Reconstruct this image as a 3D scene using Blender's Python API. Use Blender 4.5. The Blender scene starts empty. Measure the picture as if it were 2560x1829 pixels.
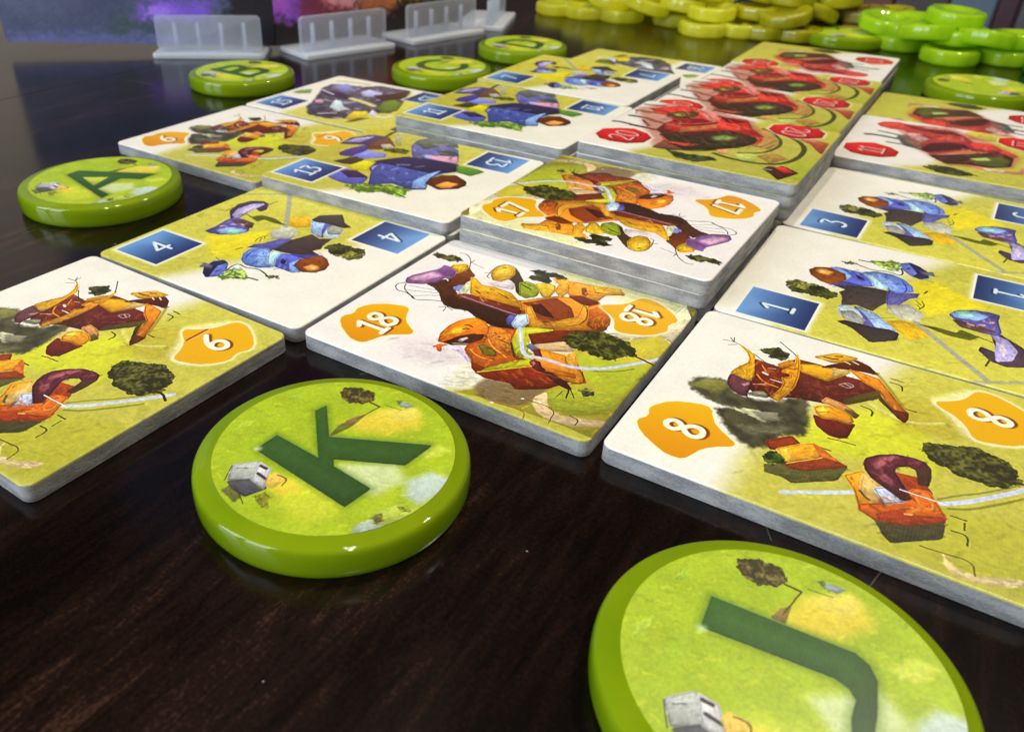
import bpy, bmesh, math, random
import numpy as np
from mathutils import Matrix, Vector

# ------------------------------------------------------------------ camera, world, lights
S = 0.045                      # one tile width in metres; all layout numbers below are in tile widths
scene = bpy.context.scene
C = scene.collection
cam_d = bpy.data.cameras.new("camera"); cam = bpy.data.objects.new("camera", cam_d); C.objects.link(cam)
scene.camera = cam
cam_d.sensor_width = 36.0
cam_d.lens = 36.0 * 2018.945 / 2560.0
cam_d.shift_x = (1280 - 1106.245) / 2560.0
cam_d.shift_y = -(914.5 - 901.416) / 2560.0
cam_d.clip_start = 0.002; cam_d.clip_end = 60.0
R3 = Matrix(((0.83311036, -0.3082656, 0.45923789), (0.55283652, 0.43814177, -0.70880432), (0.01728869, 0.84439571, 0.53544093)))
CAM = Vector((2.59730644, -0.70529994, 1.35618805))
cam.matrix_world = Matrix.Translation(CAM * S) @ R3.to_4x4()
cam_d.dof.use_dof = True
cam_d.dof.focus_distance = 2.3 * S
cam_d.dof.aperture_fstop = 50.0

world = bpy.data.worlds.new("World"); scene.world = world; world.use_nodes = True
world.node_tree.nodes["Background"].inputs[0].default_value = (0.62, 0.60, 0.60, 1)
world.node_tree.nodes["Background"].inputs[1].default_value = 0.055

def area(name, loc, target, size, size_y, energy, color):
    l = bpy.data.lights.new(name, 'AREA'); l.shape = 'RECTANGLE'; l.size = size; l.size_y = size_y
    l.energy = energy; l.color = color
    o = bpy.data.objects.new(name, l); C.objects.link(o)
    o.location = loc
    o.rotation_euler = (Vector(target) - Vector(loc)).to_track_quat('-Z', 'Y').to_euler()
    return o
MID = (0.06, 0.11, 0.0)
# cool daylight from a two-pane window behind the camera on the left, small warm ceiling lamps, plus an added fill lamp
area("window_pane", (-0.92, -1.10, 0.70), MID, 0.5, 1.1, 15.0, (0.78, 0.885, 1.0))
area("window_pane", (-0.36, -1.34, 0.70), MID, 0.5, 1.1, 15.0, (0.78, 0.885, 1.0))
area("overhead_lamp", (0.62, -0.38, 1.35), MID, 0.07, 0.07, 6.6, (1.0, 0.915, 0.78))
area("overhead_lamp", (-0.15, 0.35, 1.45), MID, 0.07, 0.07, 6.6, (1.0, 0.915, 0.78))
area("overhead_lamp", (0.35, 0.75, 1.30), (0.05, 0.33, 0.0), 0.07, 0.07, 9.0, (1.0, 0.915, 0.78))  # added fill lamp, aimed at the token heap to brighten the far end
scene.view_settings.view_transform = 'Standard'; scene.view_settings.look = 'None'
scene.view_settings.exposure = 0.0; scene.view_settings.gamma = 1.0
scene.render.engine = 'CYCLES'
scene.cycles.use_denoising = True
scene.cycles.max_bounces = 10; scene.cycles.transmission_bounces = 8; scene.cycles.caustics_refractive = False

random.seed(7)
ART = {
'mansion': [
('P','bab446','560 -30 520 120 640 330 760 420 1030 420 1030 -30',{'f':40}),
('P','d8d49c','420 1030 560 900 1030 860 1030 1030',{'f':70}),
('P','cfc2c4','257 164 351 231 448 234 536 180 438 89 339 92',{'f':90,'a':0.7}),
('P','b4a834','576 2 696 143 772 437 692 541 845 605 948 719 1001 681 1021 545 1015 345 1002 57 999 33 901 39 730 33 638 20',{'f':6}),
('P','a6b428','781 435 899 466 992 505 988 286 883 281',{'f':30,'a':0.7}),
('P','9aa22c','795 173 877 253 981 288 992 179 908 100 840 97',{'f':12,'a':0.8}),
('P','8a8a28','988 419 996 525 1010 265 990 228',{'f':16,'a':0.8}),
('P','d9d6cf','494 115 547 169 616 128 693 148 575 5 534 8',{'f':26,'a':0.8}),
('P','7a6446','614 59 618 125 693 148 796 193 787 121 779 71 748 40 691 24 643 32',{'f':21,'a':0.9}),
('P','d9bd8c','784 119 798 165 820 118 845 86 885 82 940 103 1001 133 1000 109 928 53 864 45 825 56 797 85',{'f':4}),
('P','e0d3a8','801 618 870 682 931 769 944 989 996 922 1002 691 948 719 886 637 857 614',{'f':3,'o':1}),
('S','a89a66','890 688 937 774 982 751',{'w':2,'a':0.6}),
('S','a89a66','913 687 954 768 991 768',{'w':2,'a':0.6}),
('P','8a7a30','956 987 1005 994 998 903',{'f':2}),
('P','7a4416','301 602 470 657 562 775 688 830 774 727 792 640 723 471 648 394 577 491 543 444 380 542',{}),
('P','8a4a18','484 238 504 336 472 427 536 458 646 303 723 294 838 285 789 184 693 148 579 140',{}),
('P','4a2a17','138 569 173 644 211 617 264 569 321 552 448 517 495 428 446 443 413 449 362 478 315 462 275 464 234 509 201 546 168 565',{'j':3}),
('P','3d2214','246 536 272 556 375 549 479 535 519 525 542 462 492 428 445 446 383 480 335 485 282 475',{'j':3}),
('P','6f3515','179 658 179 717 186 792 208 769 242 738 243 710 262 649 238 621 218 605',{}),
('P','8e5f94','66 540 54 569 60 602 97 681 110 711 106 749 133 750 169 728 183 691 179 658 162 655 159 604 126 559 79 531',{'o':1}),
('P','c89ab8','62 575 103 671 144 660 120 593 84 559',{'f':16}),
('P','7a4f88','107 689 108 746 133 750 167 727 184 682 157 670',{'f':6}),
('P','e9b520','133 750 131 779 161 808 178 806 192 767 182 719 161 742',{'o':1}),
('S','6a4410','133 750 143 773 165 801 182 799 170 779',{'w':4}),
('S','5e3a14','96 888 115 898 146 874 172 837 196 780',{'w':5}),
('S','5e3a14','172 837 200 829 239 819',{'w':3}),
('S','5e3a14','174 834 175 860',{'w':5}),
('F','4c4a1c','17 809 20 833 44 847 66 837 75 855 100 854 142 835 135 813 116 798 80 800 54 790',{}),
('S','3a2416','74 532 56 513 54 484 82 456 110 465 141 453 163 435 185 440 213 466 252 480',{'w':5}),
('S','3a2416','78 521 92 487 109 473 162 443',{'w':5}),
('S','3a2416','93 515 188 544',{'w':3}),
('S','3a2416','110 482 208 529',{'w':3}),
('S','3a2416','152 458 224 519',{'w':3}),
('S','3a2416','267 440 289 458 294 421',{'w':4}),
('S','3a2416','289 458 317 447',{'w':4}),
('P','7a80c0','233 598 238 634 255 643 270 591 245 590',{}),
('P','d8dcb0','272 557 264 595 251 669 254 690 279 635 286 595 294 548',{'f':3}),
('P','e3a81c','240 720 252 724 302 685 350 699 416 693 464 652 464 642 369 645 303 598',{'o':1}),
('S','3a2a10','308 631 339 616',{'w':8}),
('S','3a2a10','291 653 308 652',{'w':5}),
('S','3a2a10','345 643 401 619',{'w':5}),
('S','3a2a10','343 676 355 680',{'w':6}),
('S','3a2a10','381 666 430 648',{'w':5}),
('P','c98a1c','303 598 369 645 467 644 508 632 507 599 394 597',{}),
('P','7a3018','265 551 290 588 503 607 512 572 501 542 375 549',{'o':1}),
('S','a88fb4','287 562 398 556 504 554',{'w':7,'a':0.85}),
('P','d2c4c4','301 720 371 782 399 762 410 723 339 702',{'f':5}),
('P','4a3413','329 893 373 851 409 806 436 744 450 697 428 714 395 771 372 789 356 794 352 847',{}),
('P','dba61c','291 779 274 823 275 869 295 904 329 893 352 847 356 794 341 758 314 749',{'o':1}),
('P','f0c83c','289 822 299 868 328 866 333 820 314 792',{'f':10}),
('S','5a4a20','281 766 272 809 269 870 289 906 322 907 369 860',{'w':5}),
('S','4a3a10','297 867 303 874',{'w':8}),
('S','4a3a10','260 787 290 804',{'w':5}),
('S','4a3a10','280 764 297 754',{'w':4}),
('P','8f9a1e','404 790 417 819 458 809 492 765 498 725 476 690 450 697',{'o':1}),
('S','3d4a10','411 784 461 764',{'w':9}),
('S','3d4a10','407 802 456 795',{'w':6}),
('S','aab840','441 725 486 732',{'w':6}),
('P','dcb428','454 818 478 843 516 849 533 810 540 747 519 736',{'o':1}),
('P','e8a52a','483 901 540 923 576 821 572 772 533 810 527 863',{}),
('F','3b3818','387 913 405 940 452 939 495 955 538 927 493 909 471 898 503 857 473 845 401 842 402 868 427 894',{}),
('P','e3941e','542 918 624 935 718 968 748 934 693 890 688 830 640 814 600 805 576 821',{'o':1}),
('P','f0b02c','624 935 718 968 744 931 657 885',{'o':1}),
('P','8a4a12','604 889 611 901 638 858 635 839 622 851',{}),
('S','5a2c10','655 889 746 927',{'w':5}),
('S','a06414','651 921 660 940',{'w':4}),
('P','d98a20','470 657 566 767 591 787 617 796 691 821 774 727 789 678 748 605 654 527 646 554 592 502 518 630 504 597',{'o':1}),
('P','7a3512','484 646 561 758 633 721 668 664 671 625 616 566 577 560 519 641',{'g':'a04a1a'}),
('P','4a1c0e','515 654 541 680 618 614 584 607 535 621',{}),
('P','e9a12c','507 626 519 641 580 563 614 560 681 668 661 764 670 772 707 694 711 626 649 547 589 500 549 549',{'o':1}),
('P','6f2c10','592 799 624 830 691 821 708 780 654 770',{}),
('P','d0741a','677 766 698 805 737 781 774 727 786 655 763 617 729 630 710 696',{'f':5,'g':'8a3c10'}),
('S','5a2a0c','661 764 683 750 713 678 708 624',{'w':4}),
('S','f4c048','687 752 703 792',{'w':5}),
('P','7c2e12','599 459 656 523 748 605 695 534 717 485 645 401',{}),
('P','c9a878','648 403 718 482 767 442 702 396 669 383',{}),
('P','c2c22e','556 425 559 477 592 502 655 533 595 455 624 412 647 348 667 346 646 303 591 349',{}),
('P','c4b4c8','433 237 458 250 538 188 532 176',{'f':5}),
('P','e98a16','390 232 370 283 365 348 377 404 404 446 444 442 478 414 496 375 498 317 414 236',{'o':1,'g':'d0601a'}),
('P','f6c02c','387 282 386 341 420 369 422 324',{'f':18}),
('P','4a2416','411 241 425 296 453 341 488 361 494 314 482 276 433 237',{}),
('P','d8c0c8','438 285 449 312 458 308 451 280',{'f':5}),
('S','e8c8a0','433 248 475 277',{'w':3}),
('S','3a1a08','403 382 415 389 430 384',{'w':7}),
('S','3a1a08','412 351 420 364 428 363',{'w':7}),
('P','d9641c','394 192 405 219 424 230 414 208 428 180 417 182 408 196',{}),
('P','c4601a','484 238 478 270 504 336 472 427 500 430 543 444 555 453 571 389 608 300 640 307 650 263 631 248 594 177 576 146 547 173 525 208',{'o':1}),
('P','e0892a','479 413 500 430 550 421 606 307 556 322 514 363',{}),
('S','4a220c','506 395 515 393',{'w':6}),
('S','4a220c','548 362 578 358',{'w':6}),
('S','4a220c','527 378 535 379',{'w':6}),
('P','7a6a1c','504 290 524 306 570 288 581 261 549 245',{'o':1}),
('S','f0a040','498 249 536 225 588 232',{'w':6}),
('S','f0a83a','495 368 539 309 612 276',{'w':6}),
('P','7a2a10','542 182 591 175 579 140 557 156',{}),
('P','8a3012','582 134 698 275 737 289 833 297 832 273 789 184 718 128 693 148 616 128 585 136',{'g':'6a2410'}),
('P','b8b41e','594 177 650 280 686 308 697 278 589 156',{}),
('P','d98a20','669 383 704 393 755 398 789 346 806 376 872 288 840 263 781 273 729 282 689 310',{'o':1}),
('P','e6a83a','758 408 769 435 806 376 798 344',{}),
('P','c06a1a','723 294 822 314 834 294 778 279 737 280',{}),
('P','5e2226','686 291 687 313 706 315 726 288 740 282 737 264 712 269',{'o':1}),
('P','c07078','690 294 692 306 702 299 701 285',{'f':5}),
('P','6a6a88','631 381 636 403 669 383 687 353 664 361',{}),
('P','6e2222','661 368 672 386 699 345 682 340',{}),
('S','d9c22a','582 142 698 275',{'w':6}),
('S','5a2410','700 194 722 211',{'w':5}),
('S','5a2410','720 198 758 203',{'w':4}),
('P','4a2018','734 270 767 279 819 255 848 230 840 224 800 232 757 254',{}),
('S','4a2016','842 234 857 176',{'w':6}),
('S','4a2016','850 224 875 190',{'w':4}),
('S','5a6020','834 204 831 163',{'w':4}),
('X','f4c040/5a2a0c/c87018/8a4a14','248 714 464 652 566 767 617 796 649 547 592 502 503 607 375 549',{'n':40,'L':22,'w':4,'an':-0.3}),
('X','f0a840/6a2a0c/a85018/4a1c0a','482 264 479 413 550 430 608 300 591 183 548 174',{'n':34,'L':22,'w':4}),
('X','5a1c0c/b8501c/7a3412/d07a2a','588 138 699 272 827 285 788 187 704 141',{'n':30,'L':30,'w':4,'an':-0.2}),
('X','f4c860/8a4a14/c06a1a/ffd880','544 914 721 971 693 890 597 814',{'n':22,'L':20,'w':4}),
('S','4a3a10','581 369 612 320 632 292 648 291',{'w':9}),
('S','8a7a20','627 262 650 263 652 282',{'w':7}),
('P','5a56a0','496 507 493 541 514 542 530 473 512 479',{}),
('P','bcd0e4','524 489 514 552 534 579 563 529 565 481 548 467',{'o':1}),
('S','5a6a20','865 368 921 408 956 456',{'w':7,'a':0.7}),
('S','c3cbe6','559 477 589 422 650 315 686 339 746 342 793 345 843 369 886 405 934 468 976 531 1004 573',{'w':17}),
('S','e4e8f4','566 462 603 396',{'w':6}),
('S','9a5a20','703 26 794 39 804 5',{'w':4}),
('S','6e4a1c','770 97 860 105 869 28',{'w':4}),
('S','5a4a20','903 96 933 91 933 64',{'w':5}),
('S','dcd6d0','694 19 697 21',{'w':9}),
('S','dcd6d0','755 93 759 94',{'w':8}),
('S','6a3a10','836 256 871 283 836 341',{'w':5}),
('F','4a4a1a','701 511 702 554 736 586 798 626 839 619 900 601 929 560 945 528 900 502 894 467 860 453 804 462 764 457 729 467',{}),
('S','3e2a16','939 533 982 523 998 519',{'w':10}),
('F','4a4a2a','871 233 878 250 909 259 914 239 899 216 880 220',{}),
],
'obadge': [
('P','e0a010','59 230 50 256 57 283 76 315 103 341 136 358 165 369 186 368 199 353 210 321 225 293 246 270 269 253 291 236 296 221 290 209 267 191 242 167 226 140 217 111 208 85 196 72 178 69 154 72 124 89 88 114 62 140 46 167 45 186 58 209 59 222',{}),
],
'hamlet': [
('P','bcb648','330 -30 330 250 400 520 560 800 620 1030 1030 1030 1030 -30',{'f':120}),
('P','c8cc28','420 300 620 380 760 420 700 620 560 640 430 480',{'f':60,'a':0.8}),
('P','b0a02e','640 560 800 640 900 760 780 860 620 760',{'f':60,'a':0.6}),
('P','a8a62a','640 20 1010 20 1010 330 760 260',{'f':60,'a':0.6}),
('P','dcd69c','695 816 786 951 924 911 956 740 871 652 794 653 756 722',{'f':30,'a':0.8}),
('S','d9d67a','557 677 623 642 671 638 742 693',{'w':14,'f':8,'a':0.8}),
('P','dcc48a','793 86 807 63 836 43 867 53 948 96 949 66 891 30 847 19 815 22 801 44',{'f':6}),
('P','4a4630','100 468 109 516 156 539 189 551 223 497 263 489 326 513 403 611 446 393 388 348 370 269 340 240 304 245 265 281 222 335 203 374 245 413 208 403 150 415 117 441',{'f':21,'j':9,'m':1}),
('P','807c3c','108 461 133 521 188 543 203 508 181 452',{'f':20,'j':6}),
('P','c4c49c','235 400 293 432 356 450 330 383 275 400',{'f':9,'j':8}),
('P','86806a','293 420 351 459 368 418 323 395',{'f':12}),
('P','6e6a50','269 324 335 364 401 403 386 358 315 292',{'f':25,'a':0.7}),
('P','6a3416','249 544 225 735 293 729 330 817 396 824 450 823 482 792 456 639 366 570 311 533',{'f':4}),
('P','e2a41c','185 603 189 634 204 678 212 702 209 730 194 763 160 802 189 782 212 761 226 728 243 662 247 617 241 585',{'o':1}),
('P','6a3a42','187 597 242 582 249 598 247 617 252 553 256 497 241 492 212 508 194 534 187 570',{'o':1}),
('P','c08a88','230 555 241 577 248 570 238 545',{'f':6}),
('P','7a2c14','225 735 252 712 295 723 327 755 356 694 367 602 335 545 310 539 268 532 251 546 251 626',{'g':'5a1e10'}),
('P','5e2014','320 736 373 763 417 741 427 630 388 587 338 554',{'f':3}),
('P','6e2a20','359 735 430 728 454 760 479 800 515 801 566 774 563 758 512 693 493 652 502 628 456 599 391 580',{'g':'5a2418'}),
('S','e8dcc8','264 668 277 662',{'w':11}),
('S','d98a20','252 641 278 606 319 604',{'w':7}),
('S','d09080','257 577 287 600',{'w':6}),
('S','e0a050','250 710 268 681',{'w':5}),
('S','e8d8c0','292 638 324 639',{'w':5}),
('S','c8a890','271 705 289 712',{'w':4}),
('P','8a8a70','257 511 273 536 291 550 302 539 308 524 274 511',{'f':3}),
('P','e09a1c','324 849 338 808 354 721 359 642 348 568 339 524 317 531 330 600 330 640 317 671 338 687 333 711 309 707 333 775',{'o':1}),
('P','d08a1c','289 748 312 795 331 788 304 731',{}),
('S','3a2814','261 904 323 840',{'w':5}),
('S','3a2414','210 768 253 734 295 723',{'w':4}),
('S','3a2414','256 516 321 535',{'w':4}),
('S','3a2414','254 502 264 484 283 473',{'w':4}),
('X','e09030/3a120a/b8481c/f0c060/8a3a1c','228 730 295 723 343 754 367 602 310 539 267 558',{'n':40,'L':22,'w':4}),
('X','8a3a28/4a1810/a85a38/5a2a24','364 725 433 730 516 795 561 770 493 652 406 592',{'n':40,'L':26,'w':4}),
('X','f8c858/b8641a/8a4a10','482 845 556 840 639 703 631 654 560 776',{'n':24,'L':20,'w':3.5}),
('S','6a3c1c','107 804 137 811 160 802',{'w':4}),
('S','6a3c1c','122 832 137 811',{'w':4}),
('S','6a3c1c','132 840 138 812',{'w':4}),
('S','6a3c1c','129 778 150 797',{'w':4}),
('F','4a4a24','219 805 231 838 253 858 274 852 300 838 311 816 292 786 266 774 242 792',{}),
('P','e8a41c','348 790 390 816 428 817 467 840 479 829 431 736 393 741 357 747',{'o':1}),
('P','d9b868','437 824 464 859 478 835 441 771',{}),
('P','5e2410','404 813 449 884 485 927 520 910 552 871 506 863 471 850 430 833',{}),
('P','dba028','371 868 423 938 483 943 476 919 425 865',{'o':1}),
('S','4a3010','396 887 415 890',{'w':9}),
('S','4a3010','419 890 434 898',{'w':8}),
('S','4a3010','424 915 442 925',{'w':8}),
('S','f0e0b0','454 895 470 889',{'w':6}),
('S','f0e0b0','474 911 492 903',{'w':6}),
('S','8a7a1c','546 880 572 839 641 711',{'w':12,'f':8,'a':0.7}),
('P','e08a1c','476 848 502 853 556 846 575 814 639 703 653 690 650 634 637 641 619 675 566 774 526 796 496 827',{'o':1,'g':'c8701a'}),
('P','4a3a18','569 750 616 673 637 641 626 657 579 713',{}),
('P','5e2a14','618 681 653 687 656 662 651 628 632 649',{}),
('P','5a4a20','493 652 529 712 567 768 575 728 535 672 502 628',{'f':4}),
('S','b08a88','466 736 485 764 505 753 491 728 471 734',{'w':5}),
('S','c8a8a8','476 751 496 743',{'w':4}),
('P','6a2216','460 511 495 525 527 524 539 530 532 446 517 434 492 431 457 461 438 511',{}),
('P','c88a50','443 604 450 632 484 627 506 619 523 607 541 585 531 571 504 586 470 597',{'o':1}),
('P','5a5420','506 601 540 590 536 569 518 573',{'f':4}),
('P','e89a1c','433 550 437 568 459 585 491 589 524 572 534 544 527 524 495 525 460 511 442 527',{'o':1}),
('P','f2c83a','435 551 459 583 472 543 444 531',{'f':8}),
('S','8a5a10','441 534 472 556',{'w':3}),
('S','f0c050','493 424 533 425',{'w':7}),
('S','3a2a18','493 413 520 420 559 425',{'w':5}),
('S','3a2a18','484 354 509 355',{'w':6}),
('S','4a4a18','539 647 572 642 572 609',{'w':6}),
('S','3a3a18','586 873 622 871',{'w':6}),
('S','3a3a18','588 846 619 848 624 815',{'w':6}),
('S','3a3a18','646 709 672 710',{'w':6}),
('P','8a3416','360 295 410 361 436 337 393 273 377 264',{'o':1}),
('P','5e5a2a','382 183 424 212 475 220 557 305 545 227 456 147 430 158 391 152',{'f':4}),
('P','e9a020','391 275 437 334 465 362 495 309 425 222 396 258',{'o':1}),
('P','f2b83a','393 270 415 296 439 252 424 228',{}),
('P','c86a20','465 362 494 347 535 314 556 307 544 295 496 306',{}),
('P','8a3a16','420 216 499 308 536 311 557 305 535 282 474 222 442 210',{}),
('S','f0b850','425 221 498 308',{'w':4}),
('F','3a4a14','364 221 370 242 395 264 419 237 422 210 398 195 373 202',{}),
('S','c9d2e0','445 91 506 136 554 172 590 200',{'w':17,'f':6}),
('S','6a6a20','789 275 827 299 874 351 938 434',{'w':9,'f':5,'a':0.7}),
('S','7a7a3a','766 302 803 348 846 387 936 503',{'w':7,'f':4,'a':0.8}),
('S','c4cce2','772 285 813 321 860 375 937 474 968 522',{'w':18}),
('P','e69a1e','558 262 593 310 603 296 617 295 651 267 689 221 678 201 612 146 598 186 588 218',{'o':1}),
('P','dcb464','597 298 617 295 640 270 627 243 655 195 627 190 601 222',{}),
('S','5a5a18','601 217 615 198 627 193',{'w':9}),
('P','9a3c14','662 354 712 367 742 331 749 313 721 280 710 260 680 313',{}),
('P','c86018','608 159 677 212 708 305 743 320 787 230 760 199 718 188 678 184 653 117 631 127 614 136',{'o':1}),
('P','b8bcd0','628 249 650 271 697 236 658 197',{'o':1}),
('P','9a3a16','651 148 688 189 718 188 787 230 785 207 714 137 688 127 658 120',{'f':3}),
('P','4a4424','653 117 688 122 715 135 785 204 786 140 692 53 675 71',{'f':4}),
('P','5e2430','592 351 594 378 615 410 653 443 694 455 719 452 735 429 737 381 708 402 685 407 660 384 660 358 676 328 710 260 694 242 653 269 617 295 599 324',{'o':1}),
('P','a85a60','608 357 624 407 654 434 639 380 627 340',{'f':16}),
('P','8a444a','632 306 642 333 665 302 665 283',{'f':8}),
('P','4a3020','708 402 732 433 739 389 738 345 720 338',{'f':4}),
('X','f0b050/8a3a10/d87820/5a2410','611 156 709 299 744 314 783 227 718 188',{'n':30,'L':22,'w':4}),
('X','7a3a40/3a1420/a8646a','595 372 653 440 719 449 685 409 649 369 672 295 616 300',{'n':30,'L':24,'w':4}),
('S','d98a2a','719 278 730 247 749 239 760 253 749 290 729 309 716 305',{'w':7}),
('S','ece6e0','683 286 731 285 780 290',{'w':5}),
('S','f0a050','706 187 718 194',{'w':9}),
('F','4c4a20','697 524 706 554 751 579 821 613 871 604 901 582 936 503 884 448 843 438 790 446 734 472',{}),
('S','3e2c18','918 501 943 503 973 485',{'w':10}),
('S','4a4418','796 248 828 250',{'w':6}),
('S','5a5418','826 239 827 208',{'w':5}),
('S','4a4418','803 187 836 189 838 149',{'w':6}),
('S','6e4e18','748 81 786 85 853 96 859 46',{'w':5}),
],
'outpost': [
('P','c0ba46','-30 -30 330 -30 450 200 560 450 760 700 800 1030 -30 1030',{'f':120}),
('P','e0cf1e','210 391 290 468 382 590 435 417 466 307 369 252',{'f':50,'a':0.8}),
('P','d8ac1e','355 750 409 820 491 728 456 687 401 681',{'f':10}),
('S','b2b084','-9 830 69 893 225 1011',{'w':20,'f':5}),
('S','a9a98e','180 967 310 796 407 660',{'w':26,'f':5}),
('P','b8b8a4','386 593 399 654 444 677 496 631 505 578 439 525',{'f':5,'j':4}),
('P','5a5e14','219 654 245 702 302 707 394 676 348 665 285 667 274 632',{'f':5}),
('P','4e3c4a','100 655 77 736 95 801 140 830 178 817 215 761 210 730 163 748 186 615 169 588',{'o':1}),
('P','b4a8dc','144 621 114 695 127 776 165 807 172 713 170 656 197 597',{'f':4}),
('P','dccae8','152 641 139 714 148 764 168 682',{'f':6}),
('S','5a5a28','182 806 191 864',{'w':8}),
('S','5a3a20','182 672 225 653',{'w':7}),
('S','4a4030','90 633 85 685',{'w':6}),
('P','5a5494','175 425 178 478 164 571 168 601 219 614 271 590 317 526 296 472 247 433 201 421',{'o':1}),
('P','5e4238','176 580 231 611 276 608 303 565 279 558 235 562',{'f':4}),
('P','88aadc','207 464 235 517 299 536 312 510 243 442',{'f':4}),
('P','8fd0b4','250 473 251 499 282 510 304 485 269 457',{'f':4}),
('S','d99aa4','189 500 197 513',{'w':13}),
('S','dca0a4','214 545 226 549',{'w':15}),
('S','dca0a4','244 569 258 567',{'w':12}),
('P','463a34','509 453 500 538 528 608 540 666 592 647 633 679 643 605 659 572 642 535 691 519 657 470 597 466 555 455',{'f':4}),
('P','a4c0e8','449 785 469 788 515 798 598 664 528 681',{'o':1}),
('P','5a5aa0','551 725 515 798 542 807 566 724 598 664',{}),
('P','c0d4e4','584 689 563 734 557 780 602 790 628 761 642 699 633 679',{}),
('P','9a9a90','548 760 560 808 611 785 628 736 595 710',{'f':3}),
('P','3e3430','444 794 443 854 509 920 575 846 623 826 602 803 518 800 466 785',{'o':1}),
('S','4a5a8a','512 713 539 741',{'w':4}),
('S','4a4418','468 671 507 708',{'w':3}),
('P','5c5a9c','423 407 426 444 449 474 470 550 505 578 515 503 515 457 515 435 487 446',{'o':1}),
('P','6480cc','486 302 452 351 442 399 490 449 521 428 585 337 623 336 582 288 525 280',{'o':1}),
('P','88aae8','511 343 478 428 510 431 596 319 566 296',{'f':7}),
('S','4a4a9c','486 323 462 382 467 420',{'w':7}),
('P','5a62c0','571 402 566 441 602 459 660 466 667 402 693 370 729 358 702 336 623 336',{'o':1}),
('P','b4dcec','524 419 538 447 566 441 577 395 617 337 584 336',{'o':1}),
('P','86aef0','650 389 663 458 677 400 698 364 726 355 700 340',{'f':4}),
('P','2a2438','610 389 603 407 622 399 634 376 626 375',{'f':2}),
('P','4a4a98','602 459 669 501 702 527 663 463',{}),
('P','824416','674 387 659 439 680 487 708 521 734 509 773 475 789 425 769 384 734 362',{'o':1}),
('P','ec9c40','712 396 721 434 753 438 767 408 750 386',{'f':20}),
('P','f8d8a0','739 406 742 419 753 418 753 405',{'f':6}),
('F','3a3c1c','662 586 652 624 686 657 734 666 798 670 842 616 823 573 806 555 752 556 698 569',{}),
('F','8a8a3a','739 568 766 622 815 639 840 604 809 562 760 557',{'a':0.8}),
('P','6a74c4','451 128 416 173 409 230 436 257 467 244 528 159 483 109',{'o':1}),
('P','302c50','452 129 422 167 412 227 436 257 460 249 446 206 486 116',{}),
('P','6a6a70','402 161 393 197 430 194 441 177',{'o':1}),
('S','2a2440','477 169 487 187',{'w':6}),
('S','4a4418','391 259 420 249',{'w':4}),
('F','9ab858','517 131 506 192 506 233 538 248 581 231 615 188 575 157 544 132',{}),
('P','d8e4dc','492 243 505 264 533 244 527 224',{'f':4}),
('S','34442c','506 192 492 238 500 270 546 259 584 279 621 272 660 253',{'w':8}),
('S','3a4420','602 197 623 204 649 205',{'w':11}),
('S','3a4420','560 164 583 178',{'w':9}),
('F','444420','650 255 684 282 705 259 675 245 685 224',{}),
('X','a8c4f4/4448a0/7a90e0/2c2c60','457 345 495 442 602 459 672 417 700 340 522 283',{'n':46,'L':24,'w':4}),
('X','6a5a50/2a2422/4a4a5a','515 457 545 658 633 667 686 525 597 466',{'n':26,'L':26,'w':5,'a':0.6}),
('X','c8c0f0/6a5a90/e0b0c0/4a3a5a','185 433 169 588 258 593 312 522 243 436',{'n':30,'L':20,'w':4}),
('S','4a4a18','35 521 34 561',{'w':6}),
('S','4a4a18','37 522 68 521',{'w':4}),
('S','3a3a18','400 361 407 389',{'w':8}),
('S','4a4a18','407 470 394 502 407 548',{'w':6}),
('S','4a4a18','424 478 405 511',{'w':5}),
('S','4a4a18','420 511 405 534',{'w':5}),
],
'factory': [
('P','bbb548','-30 -30 300 -30 480 130 640 400 760 700 820 1030 -30 1030',{'f':100}),
('P','b0a838','0 300 300 300 500 800 300 1000 0 1000',{'f':90,'a':0.6}),
('P','cfc81e','262 357 269 484 332 472 385 364 320 314',{'f':8}),
('P','a8a688','144 954 188 988 297 786 278 771',{'f':8,'a':0.7}),
('S','54542a','148 889 136 989 180 1037 246 1047',{'w':14,'f':5}),
('P','4a4468','29 627 16 746 73 858 154 880 224 779 169 711 70 646',{'o':1}),
('P','a8a8e0','28 665 41 752 96 835 94 716',{'f':4}),
('S','b06a90','64 718 90 778',{'w':8}),
('P','6a4a3a','150 697 158 884 284 751 249 674 198 635',{'f':3}),
('P','b8b8a0','207 740 234 775 280 747 253 690',{'f':3}),
('F','4a5020','254 678 318 752 375 748 382 681 279 649',{}),
('P','4a3f86','115 498 110 567 146 693 194 631 197 491 141 471',{'o':1}),
('P','8088dc','191 510 204 615 308 624 334 574 249 485',{'o':1}),
('P','3e3a2a','162 373 206 498 277 484 263 384 218 371',{'f':5}),
('P','6a6aa8','340 819 316 928 353 1010 442 975 566 896 655 731 592 682 511 688 442 658',{'o':1}),
('P','66685c','318 891 344 1002 470 1049 547 931 462 914 421 808',{'f':4}),
('P','484c40','482 831 547 882 609 822 538 779',{'f':4}),
('P','a0a8e0','455 738 520 741 556 677 506 684',{'f':3}),
('P','dca0b4','492 731 611 800 661 713 560 669',{'f':3}),
('P','3e3460','362 395 341 489 384 590 511 688 672 699 730 614 668 524 615 422 460 365 395 356',{'o':1}),
('P','9aa0dc','362 416 381 520 455 424 408 345',{'f':4}),
('P','5a62ba','425 400 457 578 521 411 478 337',{'f':5}),
('S','7a86d4','482 402 485 555',{'w':8}),
('S','a8b4f0','482 381 486 426',{'w':8}),
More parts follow.
